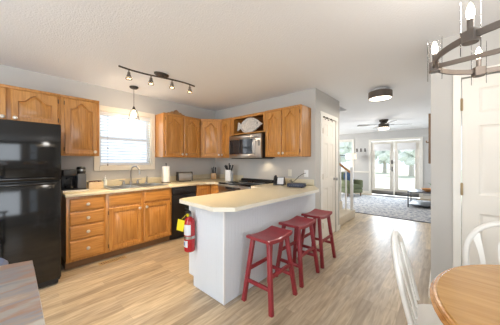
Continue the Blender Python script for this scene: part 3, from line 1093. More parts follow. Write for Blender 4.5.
t = thing('router', 'flat dark blue router box near the end of the peninsula', 'router', (2.26, -.30, CT + .001), math.radians(14))
bm = B(); box(bm, -.125, .125, -.085, .085, .006, .055, .006); box(bm, -.1, -.08, -.07, .07, 0, .006); box(bm, .08, .1, -.07, .07, 0, .006); obj('case', bm, 'router', t)
bm = B()
for k in range(5):
    box(bm, -.095 + k * .032, -.075 + k * .032, -.0865, -.0852, .02, .036)
obj('port_row', bm, 'grey', t)
bm = B(); pts = [(2.14, -.20, .95), (2.09, -.16, .99), (2.06, -.12, 1.00), (2.02, -.10, .985), (2.05, -.09, .96), (2.10, -.09, .98), (2.17, -.06, 1.06), (2.235, -.03, 1.105), (2.262, -.012, 1.11)]
o = obj('power_cord', None or (tube(bm, pts, .0045, 8) or bm), 'cable'); tag(o, 'black cord running from the router up to the wall outlet', 'cord')
for i, (x, lab) in enumerate(((2.265, 'white wall outlet above the router with a cord plugged in'), (1.965, 'blank ivory switch plate on the wall behind the phone'))):
    t = thing('wall_outlet' if i == 0 else 'wall_plate', lab, 'outlet', (x, -.0005, 1.105))
    bm = B(); box(bm, -.036, .036, -.006, 0, -.058, .058, .003); obj('plate', bm, 'white' if i == 0 else 'lamedge', t)
    if i == 0:
        bm = B(); box(bm, -.017, .017, -.009, -.0062, .008, .04, .002); box(bm, -.017, .017, -.009, -.0062, -.04, -.008, .002); obj('socket', bm, 'white', t)
    else:
        bm = B(); box(bm, -.006, .006, -.012, -.0062, -.012, .012, .002); obj('toggle', bm, 'lamedge', t)

# fish platter on the open shelf
t = thing('fish_platter', 'pale speckled fish shaped platter standing on the open shelf', 'platter', (1.268, -.262, 1.830), 0)
up, lo = [], []
N = 28
for i in range(N + 1):
    s = i / N                     # 0 tail -> 1 nose
    x = -.27 + .56 * s
    if s < .14:
        hh = .085 - .055 * (s / .14)
    else:
        q = (s - .14) / .86
        hh = .03 * (1 - q) + .125 * math.sin(PI * q ** .85) ** .75
    up.append((x, hh)); lo.append((x, -hh))
poly = up + lo[::-1][1:] if False else [(x, z) for x, z in lo] + [(x, z) for x, z in up[::-1]]
poly = [(p[0] + (.035 if abs(p[1]) < .002 else 0), p[1]) for p in poly]
RF = Matrix(((1, 0, 0), (0, 0, 1), (0, 1, 0)))
tiltm = Matrix.Rotation(math.radians(-9), 3, 'X')
bm = B()
sc_ = lambda f: [(p[0] * f, p[1] * f) for p in poly]
L0 = [tiltm @ Vector((p[0], 0.004, p[1])) + Vector((0, 0, .118)) for p in poly]
L1 = [tiltm @ Vector((p[0], -.016, p[1])) + Vector((0, 0, .118)) for p in poly]
L2 = [tiltm @ Vector((p[0] * .9, -.02, p[1] * .88)) + Vector((0, 0, .118)) for p in poly]
L3 = [tiltm @ Vector((p[0] * .82, -.008, p[1] * .78)) + Vector((0, 0, .118)) for p in poly]
loft(bm, [L0, L1, L2, L3])
obj('fish_body', bm, 'fish', t)
bm = B(); lathe(bm, [(.014, 0), (.012, .006), (0, .008)], 12, tiltm @ Vector((.2, -.012, .02)) + Vector((0, 0, .118)), X90); obj('eye', bm, 'steeld', t)

# carved ornament on top of cabinet
t = thing('carved_ornament', 'small carved wooden crest on top of the cabinet right of the window', 'ornament', (.27, -1.13, UT + .007), SW)
bm = B()
poly = [(-.17, 0), (.17, 0), (.165, .022), (.12, .026), (.09, .052), (.055, .05), (.03, .078), (0, .092), (-.03, .078), (-.055, .05), (-.09, .052), (-.12, .026), (-.165, .022)]
prism(bm, poly, -.012, .012, rot=Matrix(((1, 0, 0), (0, 0, 1), (0, 1, 0))), bev=.002); obj('crest', bm, 'carve', t)
bm = B(); lathe(bm, [(.022, 0), (.016, .008), (0, .01)], 14, (0, -.0125, .045), X90); obj('rosette', bm, 'carve', t)

# window blind
t = thing('window_blind', 'white slatted blind hanging inside the kitchen window', 'blind')
y0, y1 = WY0 + .016, WY1 - .016
bm = B(); box(bm, -.055, -.003, y0, y1, WZ1 - .058, WZ1 - .014, .003); obj('headrail', bm, 'white', t)
bm = B()
ns = 17
zs0, zs1 = WZ0 + .055, WZ1 - .075
Rs = Matrix.Rotation(math.radians(20), 3, 'Y')
for k in range(ns):
    z = zs0 + (zs1 - zs0) * k / (ns - 1)
    obb(bm, (-.031, (y0 + y1) / 2, z), (.049, y1 - y0, .003), Rs)
obj('slats', bm, 'slat', t)
bm = B(); box(bm, -.053, -.009, y0, y1, WZ0 + .016, WZ0 + .038, .003); obj('bottom_rail', bm, 'white', t)
bm = B()
for y in (y0 + .1, y1 - .1):
    tube(bm, [(-.004, y, WZ0 + .03), (-.004, y, WZ1 - .06)], .0015, 6)
    tube(bm, [(-.0575, y, WZ0 + .03), (-.0575, y, WZ1 - .06)], .0015, 6)
obj('ladder_cords', bm, 'white', t)
bm = B()
for zt_ in (1.52, 1.26):
    tube(bm, [(-.002 + .003, y0 + .10, WZ1 - .06), (.001, y0 + .10, zt_)], .0012, 6)
    lathe(bm, [(.005, -.03), (.008, -.02), (.004, 0)], 8, (.001, y0 + .10, zt_))
obj('pull_cord', bm, 'hinge', t)

# ------------------------------------------------------------------ fire extinguisher on the peninsula end
t = thing('fire_extinguisher', 'red fire extinguisher with yellow tag hung on the peninsula end', 'fire extinguisher', (1.965, PY - .062, .385))
bm = B(); lathe(bm, [(.04, 0), (.052, .008), (.054, .03), (.054, .29), (.045, .325), (.024, .345), (.02, .355)], 24); obj('cylinder', bm, 'redx', t)
bm = B(); lathe(bm, [(.0546, .135), (.055, .14), (.055, .158), (.0546, .163)], 24); box(bm, -.02, .02, .052, .0605, .05, .3); obj('bracket_band', bm, 'steel', t)


def wrap(bm, a0, a1, z0, z1, r, n=10):
    lp0 = [Vector((r * math.cos(a0 + (a1 - a0) * i / n), r * math.sin(a0 + (a1 - a0) * i / n), z0)) for i in range(n + 1)]
    lp1 = [Vector((p.x, p.y, z1)) for p in lp0]
    loft(bm, [lp0, lp1], False, False, close=False)


bm = B(); wrap(bm, -PI * .85, -PI * .12, .175, .28, .0552); obj('instruction_label', bm, 'label', t)
bm = B(); wrap(bm, -PI * .85, -PI * .3, .055, .12, .0552); lb = obj('data_label', bm, 'label', t)
bm = B(); wrap(bm, -PI * .75, -PI * .5, .07, .105, .0556); obj('blue_mark', bm, 'bluelab', lb)
bm = B(); lathe(bm, [(.02, .3555), (.02, .385), (.012, .39)], 14); vl = obj('valve', bm, 'steeld', t)
bm = B(); beam(bm, (.02, 0, .39), (-.06, -.012, .395), .02, .008, bev=.002); beam(bm, (.02, 0, .40), (-.065, -.012, .428), .02, .008, bev=.002); obj('squeeze_handle', bm, 'blackp', vl)
bm = B(); lathe(bm, [(.014, 0), (.014, .012), (0, .013)], 14, (0.006, -.02, .37), X90); obj('gauge', bm, 'yellow', vl)
bm = B(); tube(bm, [(-.02, 0, .37), (-.06, -.005, .375), (-.078, -.006, .34), (-.074, -.004, .26), (-.066, -.004, .18)], .008, 10); obj('hose', bm, 'blackp', t)
bm = B(); obb(bm, (-.045, -.075, .27), (.075, .0015, .12), Matrix.Rotation(math.radians(14), 3, 'Y') @ Matrix.Rotation(math.radians(30), 3, 'Z'))
tube(bm, [(-.02, -.01, .385), (-.04, -.065, .33)], .002, 6)
obj('inspection_tag', bm, 'yellow', t)

# floor register
t = thing('floor_register', 'slotted floor register in front of the drawer cabinet', 'floor vent', (.665, -2.26, .001), 0)
bm = B()
box(bm, -.045, .045, -.155, -.145, 0, .004); box(bm, -.045, .045, .145, .155, 0, .004); box(bm, -.045, -.035, -.145, .145, 0, .004); box(bm, .035, .045, -.145, .145, 0, .004)
for k in range(12):
    y = -.133 + k * .0242
    box(bm, -.035, .035, y - .0075, y + .0035, 0, .0035)
obj('grille', bm, 'grille', t)
bm = B(); box(bm, -.036, .036, -.146, .146, -.0005, .001); obj('duct_opening', bm, 'hinge', t)

# ------------------------------------------------------------------ stools
def make_stool():
    t = thing('bar_stool', '', 'stool', group='red saddle stools along the peninsula')
    hw, hl, zt = .128, .197, .625
    bm = B()
    loops = []
    n = 14
    for i in range(n + 1):
        s = -1 + 2 * i / n
        y = s * hl
        dip = .022 * (s * s)
        e = .012 if abs(s) > .99 else 0
        sec = []
        for (x, z) in ((-hw, -.036), (hw, -.036), (hw, -.006), (hw - .008, 0), (hw * .5, -.003), (0, -.004), (-hw * .5, -.003), (-hw + .008, 0), (-hw, -.006)):
            sec.append(Vector((x, y, zt - .022 + dip + z - (e * .3 if z > -.02 else -e * .3))))
        loops.append(sec)
    loft(bm, loops)
    obj('seat', bm, 'red', t)
    top, bot = {}, {}
    for sx in (-1, 1):
        for sy in (-1, 1):
            a = Vector((sx * .092, sy * .142, .579)); b = Vector((sx * .158, sy * .198, .002))
            top[sx, sy], bot[sx, sy] = a, b
            bm = B(); beam(bm, a, b, .038, .034, up=(0, 1, 0), bev=.004); obj('leg', bm, 'red', t)
    pt = lambda sx, sy, z: top[sx, sy].lerp(bot[sx, sy], (.582 - z) / .58)
    for sy in (-1, 1):
        bm = B(); beam(bm, pt(-1, sy, .20), pt(1, sy, .20), .022, .032, bev=.003); obj('stretcher', bm, 'red', t)
    for sx in (-1, 1):
        bm = B(); beam(bm, pt(sx, -1, .30), pt(sx, 1, .30), .022, .032, bev=.003); obj('stretcher', bm, 'red', t)
    return t


st = make_stool()
for i, (x, y, lab) in enumerate(((2.665, -1.52, 'red saddle seat stool nearest the camera, at the clipped peninsula corner'),
                                 (2.65, -.97, 'red saddle seat stool in the middle of the three along the peninsula'),
                                 (2.645, -.44, 'red saddle seat stool beside the pantry door'))):
    o = st if i == 0 else copy_tree(st)
    o.location = (x, y, 0)
    o['label'] = lab

# ------------------------------------------------------------------ ceiling fixtures
# track light
t = thing('track_light', 'bronze wavy track light with four spot heads on the kitchen ceiling', 'track light', (1.24, -1.89, H))
bm = B(); lathe(bm, [(0, -.03), (.06, -.03), (.075, -.018), (.078, -.001), (0, -.001)], 28, (-.09, .05, 0), sx=.8, sy=1.25); obj('canopy', bm, 'bronze', t)
f_ = lambda y: (.05 * math.sin(y / .46 * PI * .75), y)
bm = B(); tube(bm, [(f_(y)[0], y, -.082) for y in [-.47 + .94 * k / 20 for k in range(21)]], .0095, 10)
tube(bm, [(-.06, .05, -.03), (-.02, .04, -.06), (.01, .035, -.082)], .009, 10)
obj('bar', bm, 'bronze', t)
for k, y in enumerate((-.36, -.115, .13, .385)):
    x = f_(y)[0]
    bm = B()
    lathe(bm, [(.007, -.092), (.007, -.112), (.015, -.116), (.017, -.14), (.024, -.158), (.036, -.195), (.034, -.195), (.022, -.16)], 18, (x, y, 0))
    h_ = obj('spot_head', bm, 'bronze2', t)
    bm = B(); lathe(bm, [(0, -.186), (.024, -.184), (.031, -.178), (0, -.172)], 18, (x, y, 0)); obj('bulb', bm, 'bulbs', h_)
    light('track_spot', 'SPOT', (1.24 + x, -1.89 + y, H - .20), 40, (1.0, .74, .42), target=(1.24 + x, -1.89 + y, 0), spot_size=math.radians(110), spot_blend=.6, shadow_soft_size=.03)

# pendant
PDX, PDY = .356, -1.885
t = thing('pendant_light', 'bronze pendant with clear glass shade in front of the window', 'pendant light', (PDX, PDY, H))
bm = B(); lathe(bm, [(0, -.028), (.045, -.028), (.06, -.016), (.062, -.001), (0, -.001)], 24); obj('canopy', bm, 'bronze', t)
bm = B(); tube(bm, [(0, 0, -.028), (0, 0, -.30)], .0035, 8); obj('cord', bm, 'bronze', t)
bm = B(); lathe(bm, [(.006, -.30), (.012, -.305), (.022, -.335), (.022, -.36), (.0, -.36)], 16); obj('socket', bm, 'bronze', t)
bm = B(); lathe(bm, [(.024, -.345), (.04, -.355), (.062, -.42), (.075, -.50), (.073, -.50), (.06, -.42), (.038, -.357)], 24); obj('glass_shade', bm, 'glassj', t)
bm = B(); lathe(bm, [(.012, -.361), (.016, -.385), (.03, -.42), (.031, -.44), (.02, -.465), (0, -.472)], 18); obj('bulb', bm, 'bulb', t)
light('pendant_glow', 'POINT', (PDX, PDY, H - .52), 6, (1.0, .84, .66), shadow_soft_size=.04)

# drum light in the hall
t = thing('ceiling_light', 'bronze drum ceiling light with glowing white diffuser in the hall', 'ceiling light', (3.155, .74, H))
bm = B(); lathe(bm, [(0, -.02), (.09, -.02), (.1, -.001), (0, -.001)], 28); lathe(bm, [(.02, -.021), (.02, -.044)], 12); obj('canopy', bm, 'white', t)
bm = B(); lathe(bm, [(.0, -.045), (.162, -.045), (.166, -.049), (.166, -.150), (.162, -.152), (.158, -.15), (.158, -.055), (0, -.053)], 40); obj('drum', bm, 'bronze2', t)
bm = B(); lathe(bm, [(0, -.156), (.12, -.154), (.156, -.147), (.156, -.141), (0, -.141)], 40); obj('diffuser', bm, 'diff', t)
light('hall_lamp', 'AREA', (3.14, .74, H - .17), 15, (1.0, .94, .86), size=.3, target=(3.14, .74, 0))

# unseen ceiling lamp added behind the viewpoint to brighten the room
t = thing('flush_ceiling_lamp', 'round white flush ceiling lamp near the south sliding door', 'ceiling light', (2.3, -4.4, H))
bm = B(); lathe(bm, [(0, -.001), (.2, -.001), (.2, -.03), (0, -.03)], 32); obj('base', bm, 'white', t)
bm = B(); lathe(bm, [(0, -.1), (.1, -.09), (.17, -.06), (.185, -.031), (0, -.031)], 32); obj('diffuser', bm, 'diff', t)
light('flush_lamp_glow', 'POINT', (2.3, -4.4, H - .2), 42, (.97, .98, 1.0), shadow_soft_size=.15)

# ceiling fan
t = thing('ceiling_fan', 'bronze hugger ceiling fan with a lit globe in the living room', 'ceiling fan', (2.68, 3.72, H), math.radians(30))
bm = B(); lathe(bm, [(0, -.001), (.11, -.001), (.11, -.04), (.08, -.07), (.08, -.09), (.125, -.11), (.13, -.19), (.11, -.21), (0, -.21)], 28); obj('motor', bm, 'bronze', t)
bm = B(); lathe(bm, [(.0, -.212), (.105, -.212), (.125, -.225), (.125, -.262), (.0, -.275)], 28); obj('light_globe', bm, 'diff', t)
for k in range(4):
    a = k * PI / 2
    R = Matrix.Rotation(a, 3, 'Z')
    bm = B()
    poly = [(.2, -.05), (.45, -.066), (.64, -.07), (.67, -.05), (.67, .05), (.64, .07), (.45, .066), (.2, .05)]
    prism(bm, poly, -.004, .004, rot=R @ Matrix.Rotation(math.radians(9), 3, 'X'), c=(0, 0, -.14), bev=.002)
    bl = obj('blade', bm, 'bladeg', t)
    bm = B(); beam(bm, R @ Vector((.12, 0, -.14)), R @ Vector((.25, 0, -.134)), .05, .006); obj('blade_iron', bm, 'bronze', bl)
light('fan_lamp', 'POINT', (2.68, 3.72, H - .40), 10, (1.0, .94, .86), shadow_soft_size=.1)

# chandelier
CX, CY, CZ, CR = 4.172, -1.67, 1.82, .31
t = thing('chandelier', 'bronze ring chandelier with candle bulbs in clear glass cylinders', 'chandelier', (CX, CY, CZ))
bm = B()
n = 64
prof = [(-.005, -.0135), (.005, -.0135), (.005, .0135), (-.005, .0135)]
loops = [[Vector(((CR + p) * math.cos(2 * PI * k / n), (CR + p) * math.sin(2 * PI * k / n), q)) for p, q in prof] for k in range(n)]
rows = [[bm.verts.new(p) for p in lp] for lp in loops]
for k in range(n):
    a, b = rows[k], rows[(k + 1) % n]
    for i in range(4):
        j = (i + 1) % 4
        bm.faces.new((a[i], b[i], b[j], a[j]))
bmesh.ops.recalc_face_normals(bm, faces=bm.faces)
obj('ring', bm, 'bronze2', t)
a0 = math.atan2(-1.63 - CY, 3.865 - CX)
for k in range(2):
    a = a0 + k * PI / 2
    v = Vector((math.cos(a), math.sin(a), 0)) * (CR - .008)
    bm = B(); beam(bm, -v, v, .012, .022); obj('spoke', bm, 'bronze2', t)
bm = B(); lathe(bm, [(.0, -.03), (.02, -.03), (.03, -.014), (.03, .016), (.012, .03), (.008, .04), (.008, H - CZ - .03), (.06, H - CZ - .028), (.06, H - CZ - .001), (0, H - CZ - .001)], 16); obj('hub_and_rod', bm, 'bronze2', t)
arm = None
for k in range(6):
    a = a0 + k * PI / 3
    R = Matrix.Rotation(a, 3, 'Z')
    c = R @ Vector((CR, 0, 0))
    bm = B(); obb(bm, c, (.036, .046, .042), R, .002)
    lathe(bm, [(.026, -.028), (.026, -.0215)], 16, c)
    blk = obj('candle_holder', bm, 'bronze2', t)
    bm = B(); lathe(bm, [(.011, .0215), (.011, .07), (0, .07)], 12, c); obj('candle_sleeve', bm, 'bronze2', blk)
    bm = B(); lathe(bm, [(.007, .0705), (.0125, .085), (.014, .1), (.009, .125), (.002, .14)], 12, c); obj('candle_bulb', bm, 'bulb', blk)
    bm = B(); lathe(bm, [(.030, -.072), (.0312, -.072), (.0312, .16), (.030, .16)], 20, c); bmesh.ops.delete(bm, geom=[f for f in bm.faces if len(f.verts) > 4], context='FACES_ONLY')
    obj('glass_cylinder', bm, 'glassj', blk)
light('chandelier_glow', 'POINT', (CX, CY, CZ + .22), 15, (1.0, .95, .89), shadow_soft_size=.12)
# microwave work light
light('range_light', 'SPOT', (1.50, -.14, 1.335), 3.2, (1.0, .80, .52), target=(1.53, -.02, .9), spot_size=math.radians(130), spot_blend=.8, shadow_soft_size=.04)

# ------------------------------------------------------------------ hooks over the pantry door
hk = None
for k, y in enumerate((.30, .43, .60)):
    bm = B()
    box(bm, LR - .004, LR + .021, y - .007, y + .007, 2.02, 2.043, .002)
    tube(bm, [(LR + .0225, y, 2.03), (LR + .026, y, 1.99), (LR + .034, y, 1.983), (LR + .038, y, 1.995)], .004, 8)
    o = obj('over_door_hook', bm, 'bronze')
    tag(o, ['dark hook over the pantry door top, nearest the cabinets', 'dark hook over the pantry door top, middle one', 'dark hook over the pantry door top, nearest the stairs'][k], 'hook', 'hooks over the pantry door')

# ------------------------------------------------------------------ stairs
t = thing('staircase', 'cream carpeted stairs rising behind the pantry', 'stairs', (2.37, 0, 0))
NS = 7
for k in range(NS):
    bm = B()
    x1 = -.25 * k
    y1 = 2.22 if k == 0 else 2.11
    box(bm, x1 - .25 if k < NS - 1 else x1 - .3, x1, PE + .003, y1, .001 if k == 0 else .001, .178 * (k + 1), .012)
    obj('step', bm, 'carpet', t)
bm = B(); box(bm, -.055, .0, 2.03, 2.085, .179, 1.14, .004); box(bm, -.062, .007, 2.023, 2.092, 1.1405, 1.16, .004); obj('newel_post', bm, 'white', t)
RA, RB = Vector((-.058, 2.058, 1.04)), Vector((-1.6, 2.058, 1.04 + 1.542 * .80))
bm = B(); tube(bm, [RA, RB], .026, 12); obj('handrail', bm, 'rail', t)
for k in range(9):
    x = -.155 - .125 * k
    st_ = int(-x / .25)
    z0 = .178 * (st_ + 1) + .001
    z1 = 1.04 + (-.058 - x) * .80 - .03
    bm = B(); box(bm, x - .014, x + .014, 2.044, 2.072, z0, z1, .003); obj('baluster', bm, 'white', t)

# ------------------------------------------------------------------ living room
t = thing('rug', 'blue grey distressed area rug before the french doors', 'rug', (2.33, 4.35, .001))
bm = B(); box(bm, -1.55, 1.4, -1.62, 1.6, 0, .012, .004); obj('pile', bm, 'rug', t)
bm = B()
for a, b, c, d in ((-1.57, 1.42, -1.64, -1.6205), (-1.57, 1.42, 1.6005, 1.62), (-1.57, -1.5505, -1.62, 1.6), (1.4005, 1.42, -1.62, 1.6)):
    box(bm, a, b, c, d, 0, .011, .002)
obj('border_binding', bm, 'router', t)
bm = B(); box(bm, 1.85, 3.25, 5.99, 6.36, .001, .012, .004); tag(obj('door_mat', bm, 'dmat'), 'dark grey mat at the foot of the french doors', 'door mat')

# armchair
t = thing('armchair', 'green upholstered armchair beyond the staircase', 'armchair', (1.22, 5.42, .0125), math.radians(60))
bm = B(); box(bm, -.34, .34, -.36, .3, .13, .30, .03); obj('seat_base', bm, 'green', t)
bm = B(); box(bm, -.235, .235, -.37, .18, .302, .44, .04); obj('seat_cushion', bm, 'green', t)
bm = B(); obb(bm, (0, .29, .56), (.52, .15, .60), Matrix.Rotation(math.radians(-8), 3, 'X'), .05); obj('backrest', bm, 'green', t)
for s in (-1, 1):
    bm = B(); box(bm, s * .30 - .06, s * .30 + .06, -.36, .3, .302, .60, .04); obj('arm', bm, 'green', t)
for sx in (-1, 1):
    for sy in (-.3, .24):
        bm = B(); lathe(bm, [(.018, .001), (.026, .129)], 10, (sx * .29, sy, 0)); obj('leg', bm, 'brown', t)
bm = B()
bmesh.ops.create_uvsphere(bm, u_segments=20, v_segments=12, radius=1)
for v in bm.verts:
    p = v.co
    v.co = Vector((math.copysign(abs(p.x) ** .6, p.x) * .21, p.y * .07, math.copysign(abs(p.z) ** .6, p.z) * .21))
    v.co = Matrix.Rotation(math.radians(-16), 3, 'X') @ v.co
o = obj('throw_pillow', bm, 'bluec'); o.location = (1.235, 5.43, .68); o.rotation_euler.z = math.radians(60)
tag(o, 'blue patterned pillow propped on the green armchair', 'pillow')

# floor lamp
t = thing('floor_lamp', 'white floor lamp with drum shade behind the green armchair', 'floor lamp', (1.14, 6.02, 0))
bm = B(); lathe(bm, [(.13, .001), (.13, .018), (.02, .03), (0, .03)], 24); obj('base', bm, 'white', t)
bm = B(); tube(bm, [(0, 0, .03), (0, 0, 1.42)], .014, 10); obj('pole', bm, 'white', t)
bm = B(); lathe(bm, [(.205, 1.38), (.19, 1.60), (.186, 1.60), (.201, 1.38)], 28); bmesh.ops.delete(bm, geom=[f for f in bm.faces if len(f.verts) > 4], context='FACES_ONLY'); obj('lamp_shade', bm, 'shadew', t)
bm = B(); lathe(bm, [(.015, 1.421), (.03, 1.46), (.03, 1.49), (0, 1.51)], 14); obj('bulb', bm, 'bulb', t)
for k, x in enumerate((1.25, 1.40, 1.55)):
    bm = B(); box(bm, x - .022, x + .022, FY - .014, FY - .001, 1.68, 1.82, .004)
    tube(bm, [(x, FY - .014, 1.72), (x, FY - .05, 1.70), (x, FY - .06, 1.735)], .008, 8)
    o = obj('coat_hook', bm, 'bronze')
    tag(o, ['dark wall hook nearest the window on the far wall', 'middle dark wall hook on the far wall', 'dark wall hook nearest the french doors on the far wall'][k], 'hook', 'dark hooks on the far wall')

# console table with shelf
t = thing('low_table', 'dark framed low table with glass shelf at the hall wall', 'table', (3.46, 4.70, .014))
bm = B(); box(bm, -.31, .31, -.38, .38, .415, .44, .004); obj('tabletop', bm, 'grey', t)
for sx in (-1, 1):
    for sy in (-1, 1):
        bm = B(); box(bm, sx * .295 - .014, sx * .295 + .014, sy * .365 - .014, sy * .365 + .014, 0, .414, .002); obj('leg', bm, 'grey', t)
bm = B(); box(bm, -.28, .28, -.37, .37, .06, .085, .004); obj('shelf', bm, 'grey', t)
t = thing('fruit_bowl', 'shallow wooden bowl on the low table', 'bowl', (3.58, 4.60, .456))
bm = B(); lathe(bm, [(.05, 0), (.06, .006), (.13, .05), (.15, .085), (.145, .086), (.12, .052), (.05, .014), (0, .012)], 24); obj('bowl_body', bm, 'bowl', t)
t = thing('potted_plant', 'small green plant in pale pot behind the wooden bowl', 'plant', (3.68, 4.92, .456))
bm = B(); lathe(bm, [(.05, 0), (.065, .09), (.058, .09), (.055, .07), (0, .07)], 18); obj('pot', bm, 'pot', t)
bm = B()
for k in range(12):
    a = k * 2.4
    ln = .16 + .1 * random.random()
    d = Vector((math.cos(a), math.sin(a), 0))
    p = [Vector((0, 0, .072)), d * ln * .35 + Vector((0, 0, .072 + ln * .6)), d * ln * .8 + Vector((0, 0, .072 + ln * .7))]
    s = Vector((-d.y, d.x, 0)) * .018
    v = [bm.verts.new(q) for q in (p[0], p[1] - s, p[2], p[1] + s)]
    bm.faces.new(v)
obj('leaves', bm, 'leaf', t)

# wooden wall plaque on hall wall
t = thing('wall_plaque', 'brown wooden plaque on the hall wall, seen edge on', 'wall decor', (HX - .001, 1.55, 1.26))
bm = B(); box(bm, -.095, 0, -.03, .5, 0, .84, .006); obj('board', bm, 'brown', t)
bm = B(); tube(bm, [(-.096, .02, .36), (-.12, .02, .36), (-.125, .02, .39)], .012, 10); obj('peg', bm, 'brown', t)

# ------------------------------------------------------------------ dining table and chairs
TX, TY, TR = 4.465, -1.93, .602
t = thing('dining_table', 'round dining table with honey oak top and moulded rim', 'table', (TX, TY, 0))
bm = B(); lathe(bm, [(0, .722), (TR - .013, .722), (TR - .012, .747), (TR - .016, .75), (0, .75)], 72); obj('tabletop', bm, 'tableoak', t)
bm = B()
prof = [(TR - .0115, .714), (TR + .004, .713), (TR + .010, .718), (TR + .010, .724), (TR + .003, .728), (TR + .001, .731), (TR + .002, .738), (TR - .003, .745), (TR - .0115, .7465)]
n = 72
rows = [[bm.verts.new((p * math.cos(2 * PI * k / n), p * math.sin(2 * PI * k / n), q)) for p, q in prof] for k in range(n)]
for k in range(n):
    a, b = rows[k], rows[(k + 1) % n]
    for i in range(len(prof)):
        j = (i + 1) % len(prof)
        bm.faces.new((a[i], b[i], b[j], a[j]))
bmesh.ops.recalc_face_normals(bm, faces=bm.faces)
obj('rim', bm, 'tablerim', t)
bm = B(); lathe(bm, [(.0, .10), (.09, .10), (.10, .16), (.06, .22), (.05, .34), (.085, .44), (.08, .5), (.05, .56), (.06, .66), (.16, .70), (.16, .7215), (0, .7215)], 28); obj('pedestal', bm, 'white', t)
for k in range(4):
    a = PI / 4 + k * PI / 2
    d = Vector((math.cos(a), math.sin(a), 0))
    bm = B(); tube(bm, [d * .06 + Vector((0, 0, .15)), d * .2 + Vector((0, 0, .12)), d * .36 + Vector((0, 0, .03))], [.04, .034, .026], 10); obj('foot', bm, 'white', t)


def make_chair():
    """bow back side chair: faces local -Y, seat z .45"""
    t = thing('dining_chair', '', 'chair', group='white bow back chairs at the round table')
    bm = B()
    n = 28
    outline = []
    for k in range(n):
        a = 2 * PI * k / n
        x, y = math.cos(a), math.sin(a)
        outline.append((math.copysign(abs(x) ** .75, x) * (.215 - .02 * y), math.copysign(abs(y) ** .75, y) * .205))
    V = lambda f, z: [Vector((p[0] * f, p[1] * f, z)) for p in outline]
    loft(bm, [V(.9, .415), V(1, .425), V(1, .444), V(.95, .452), V(.6, .444), V(.2, .442)])
    obj('seat', bm, 'chairw', t)
    for sx in (-1, 1):
        for sy in (-1, 1):
            a = Vector((sx * .14, sy * .14, .414)); b = Vector((sx * .20, sy * .20, .002))
            bm = B(); tube(bm, [a, a.lerp(b, .3), a.lerp(b, .5), a.lerp(b, .62), b], [.014, .019, .015, .019, .011], 10); obj('leg', bm, 'chairw', t)
    for sx in (-1, 1):
        bm = B(); tube(bm, [(sx * .172, -.172, .2), (sx * .172, 0, .2), (sx * .172, .172, .2)], [.009, .013, .009], 8); obj('stretcher', bm, 'chairw', t)
    bm = B(); tube(bm, [(-.16, 0, .2), (0, 0, .2), (.16, 0, .2)], [.009, .013, .009], 8); obj('stretcher', bm, 'chairw', t)
    lean = math.tan(math.radians(13))
    P = lambda x, h: Vector((x, .165 + h * lean, .452 + h))
    HW, HH = .222, .43
    pts = []
    for k in range(29):
        a = PI * k / 28
        x = -HW * math.cos(a)
        h = HH * math.sin(a) ** .62 if math.sin(a) > 0 else 0
        x *= 1 + .06 * math.sin(a)
        pts.append(P(x * (.86 + .14 * min(1, h / .25)), max(h, 0)))
    bm = B(); tube(bm, pts, .0135, 10, flat=1.25); obj('bow', bm, 'chairw', t)
    for sg in (-1, 1):
        sl = [(sg * .105, 0), (sg * .115, .1), (sg * .135, .22), (sg * .165, .345)]
        ww = [.018, .02, .028, .046]
        bm = B()
        lo_ = [P(x - w_ / 2, h) for (x, h), w_ in zip(sl, ww)] + [P(x + w_ / 2, h) for (x, h), w_ in list(zip(sl, ww))[::-1]]
        loft(bm, [[p + Vector((0, -.005, 0)) for p in lo_], [p + Vector((0, .005, 0)) for p in lo_]])
        obj('slat', bm, 'chairw', t)
    poly = [(-.022, 0), (.022, 0), (.03, .08), (.055, .2), (.058, .28), (.042, .34), (.032, .38), (.045, .425), (-.045, .425), (-.032, .38), (-.042, .34), (-.058, .28), (-.055, .2), (-.03, .08)]
    bm = B()
    loft(bm, [[P(x, h) + Vector((0, -.005, 0)) for x, h in poly], [P(x, h) + Vector((0, .005, 0)) for x, h in poly]])
    obj('splat', bm, 'chairw', t)
    return t


ch = make_chair()
ch.location = (4.20, -1.235, 0)
ch.rotation_euler.z = math.radians(-8)
ch['label'] = 'white bow back chair behind the round table, in front of the panelled door'
c2 = copy_tree(ch)
c2.location = (3.955, -1.70, 0)
c2.rotation_euler.z = math.radians(93)
c2['label'] = 'white bow back chair at the left of the round table, seen edge on'

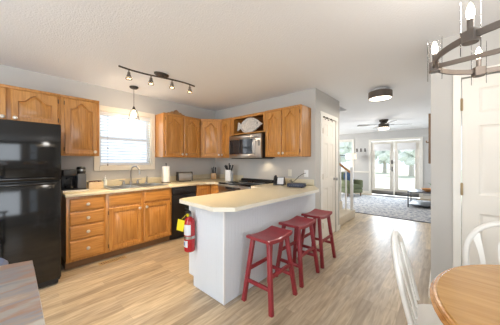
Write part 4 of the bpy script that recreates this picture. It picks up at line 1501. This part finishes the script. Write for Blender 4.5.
# ------------------------------------------------------------------ bar table in the lower left corner
t = thing('bar_table', 'tall table with grey and rust slate top at lower left', 'table', (2.695, -3.128, 0), math.radians(0))
bm = B(); prism(bm, [(0, 0), (-.03, -.10), (-.06, -.9), (.85, -.9), (.85, -.015)], .89, .914, bev=.002); obj('tabletop', bm, 'slate', t)
bm = B(); prism(bm, [(0, .004), (-.034, -.10), (-.064, -.9), (-.062, -.905), (.85, -.905), (.85, -.011)], .872, .889, bev=.002); obj('edge_band', bm, 'steel', t)
for x, y in ((.06, -.08), (.78, -.08), (.03, -.84), (.78, -.84)):
    bm = B(); box(bm, x - .025, x + .025, y - .025, y + .025, .001, .871, .003); obj('leg', bm, 'bronze', t)
t = thing('round_stool', 'stool with round blue grey seat behind the slate topped table', 'stool', (1.98, -3.35, 0))
bm = B(); lathe(bm, [(0, .67), (.15, .67), (.165, .685), (.165, .705), (.15, .722), (0, .728)], 32); obj('seat', bm, 'blueseat', t)
for k in range(4):
    a = PI / 4 + k * PI / 2
    d = Vector((math.cos(a), math.sin(a), 0))
    bm = B(); tube(bm, [d * .10 + Vector((0, 0, .669)), d * .18 + Vector((0, 0, .005))], .013, 10); obj('leg', bm, 'bronze', t)
bm = B()
tube(bm, [(.158 * math.cos(2 * PI * k / 24), .158 * math.sin(2 * PI * k / 24), .22) for k in range(25)], .008, 8); obj('foot_ring', bm, 'bronze', t)

# ------------------------------------------------------------------ outdoors beyond the glass
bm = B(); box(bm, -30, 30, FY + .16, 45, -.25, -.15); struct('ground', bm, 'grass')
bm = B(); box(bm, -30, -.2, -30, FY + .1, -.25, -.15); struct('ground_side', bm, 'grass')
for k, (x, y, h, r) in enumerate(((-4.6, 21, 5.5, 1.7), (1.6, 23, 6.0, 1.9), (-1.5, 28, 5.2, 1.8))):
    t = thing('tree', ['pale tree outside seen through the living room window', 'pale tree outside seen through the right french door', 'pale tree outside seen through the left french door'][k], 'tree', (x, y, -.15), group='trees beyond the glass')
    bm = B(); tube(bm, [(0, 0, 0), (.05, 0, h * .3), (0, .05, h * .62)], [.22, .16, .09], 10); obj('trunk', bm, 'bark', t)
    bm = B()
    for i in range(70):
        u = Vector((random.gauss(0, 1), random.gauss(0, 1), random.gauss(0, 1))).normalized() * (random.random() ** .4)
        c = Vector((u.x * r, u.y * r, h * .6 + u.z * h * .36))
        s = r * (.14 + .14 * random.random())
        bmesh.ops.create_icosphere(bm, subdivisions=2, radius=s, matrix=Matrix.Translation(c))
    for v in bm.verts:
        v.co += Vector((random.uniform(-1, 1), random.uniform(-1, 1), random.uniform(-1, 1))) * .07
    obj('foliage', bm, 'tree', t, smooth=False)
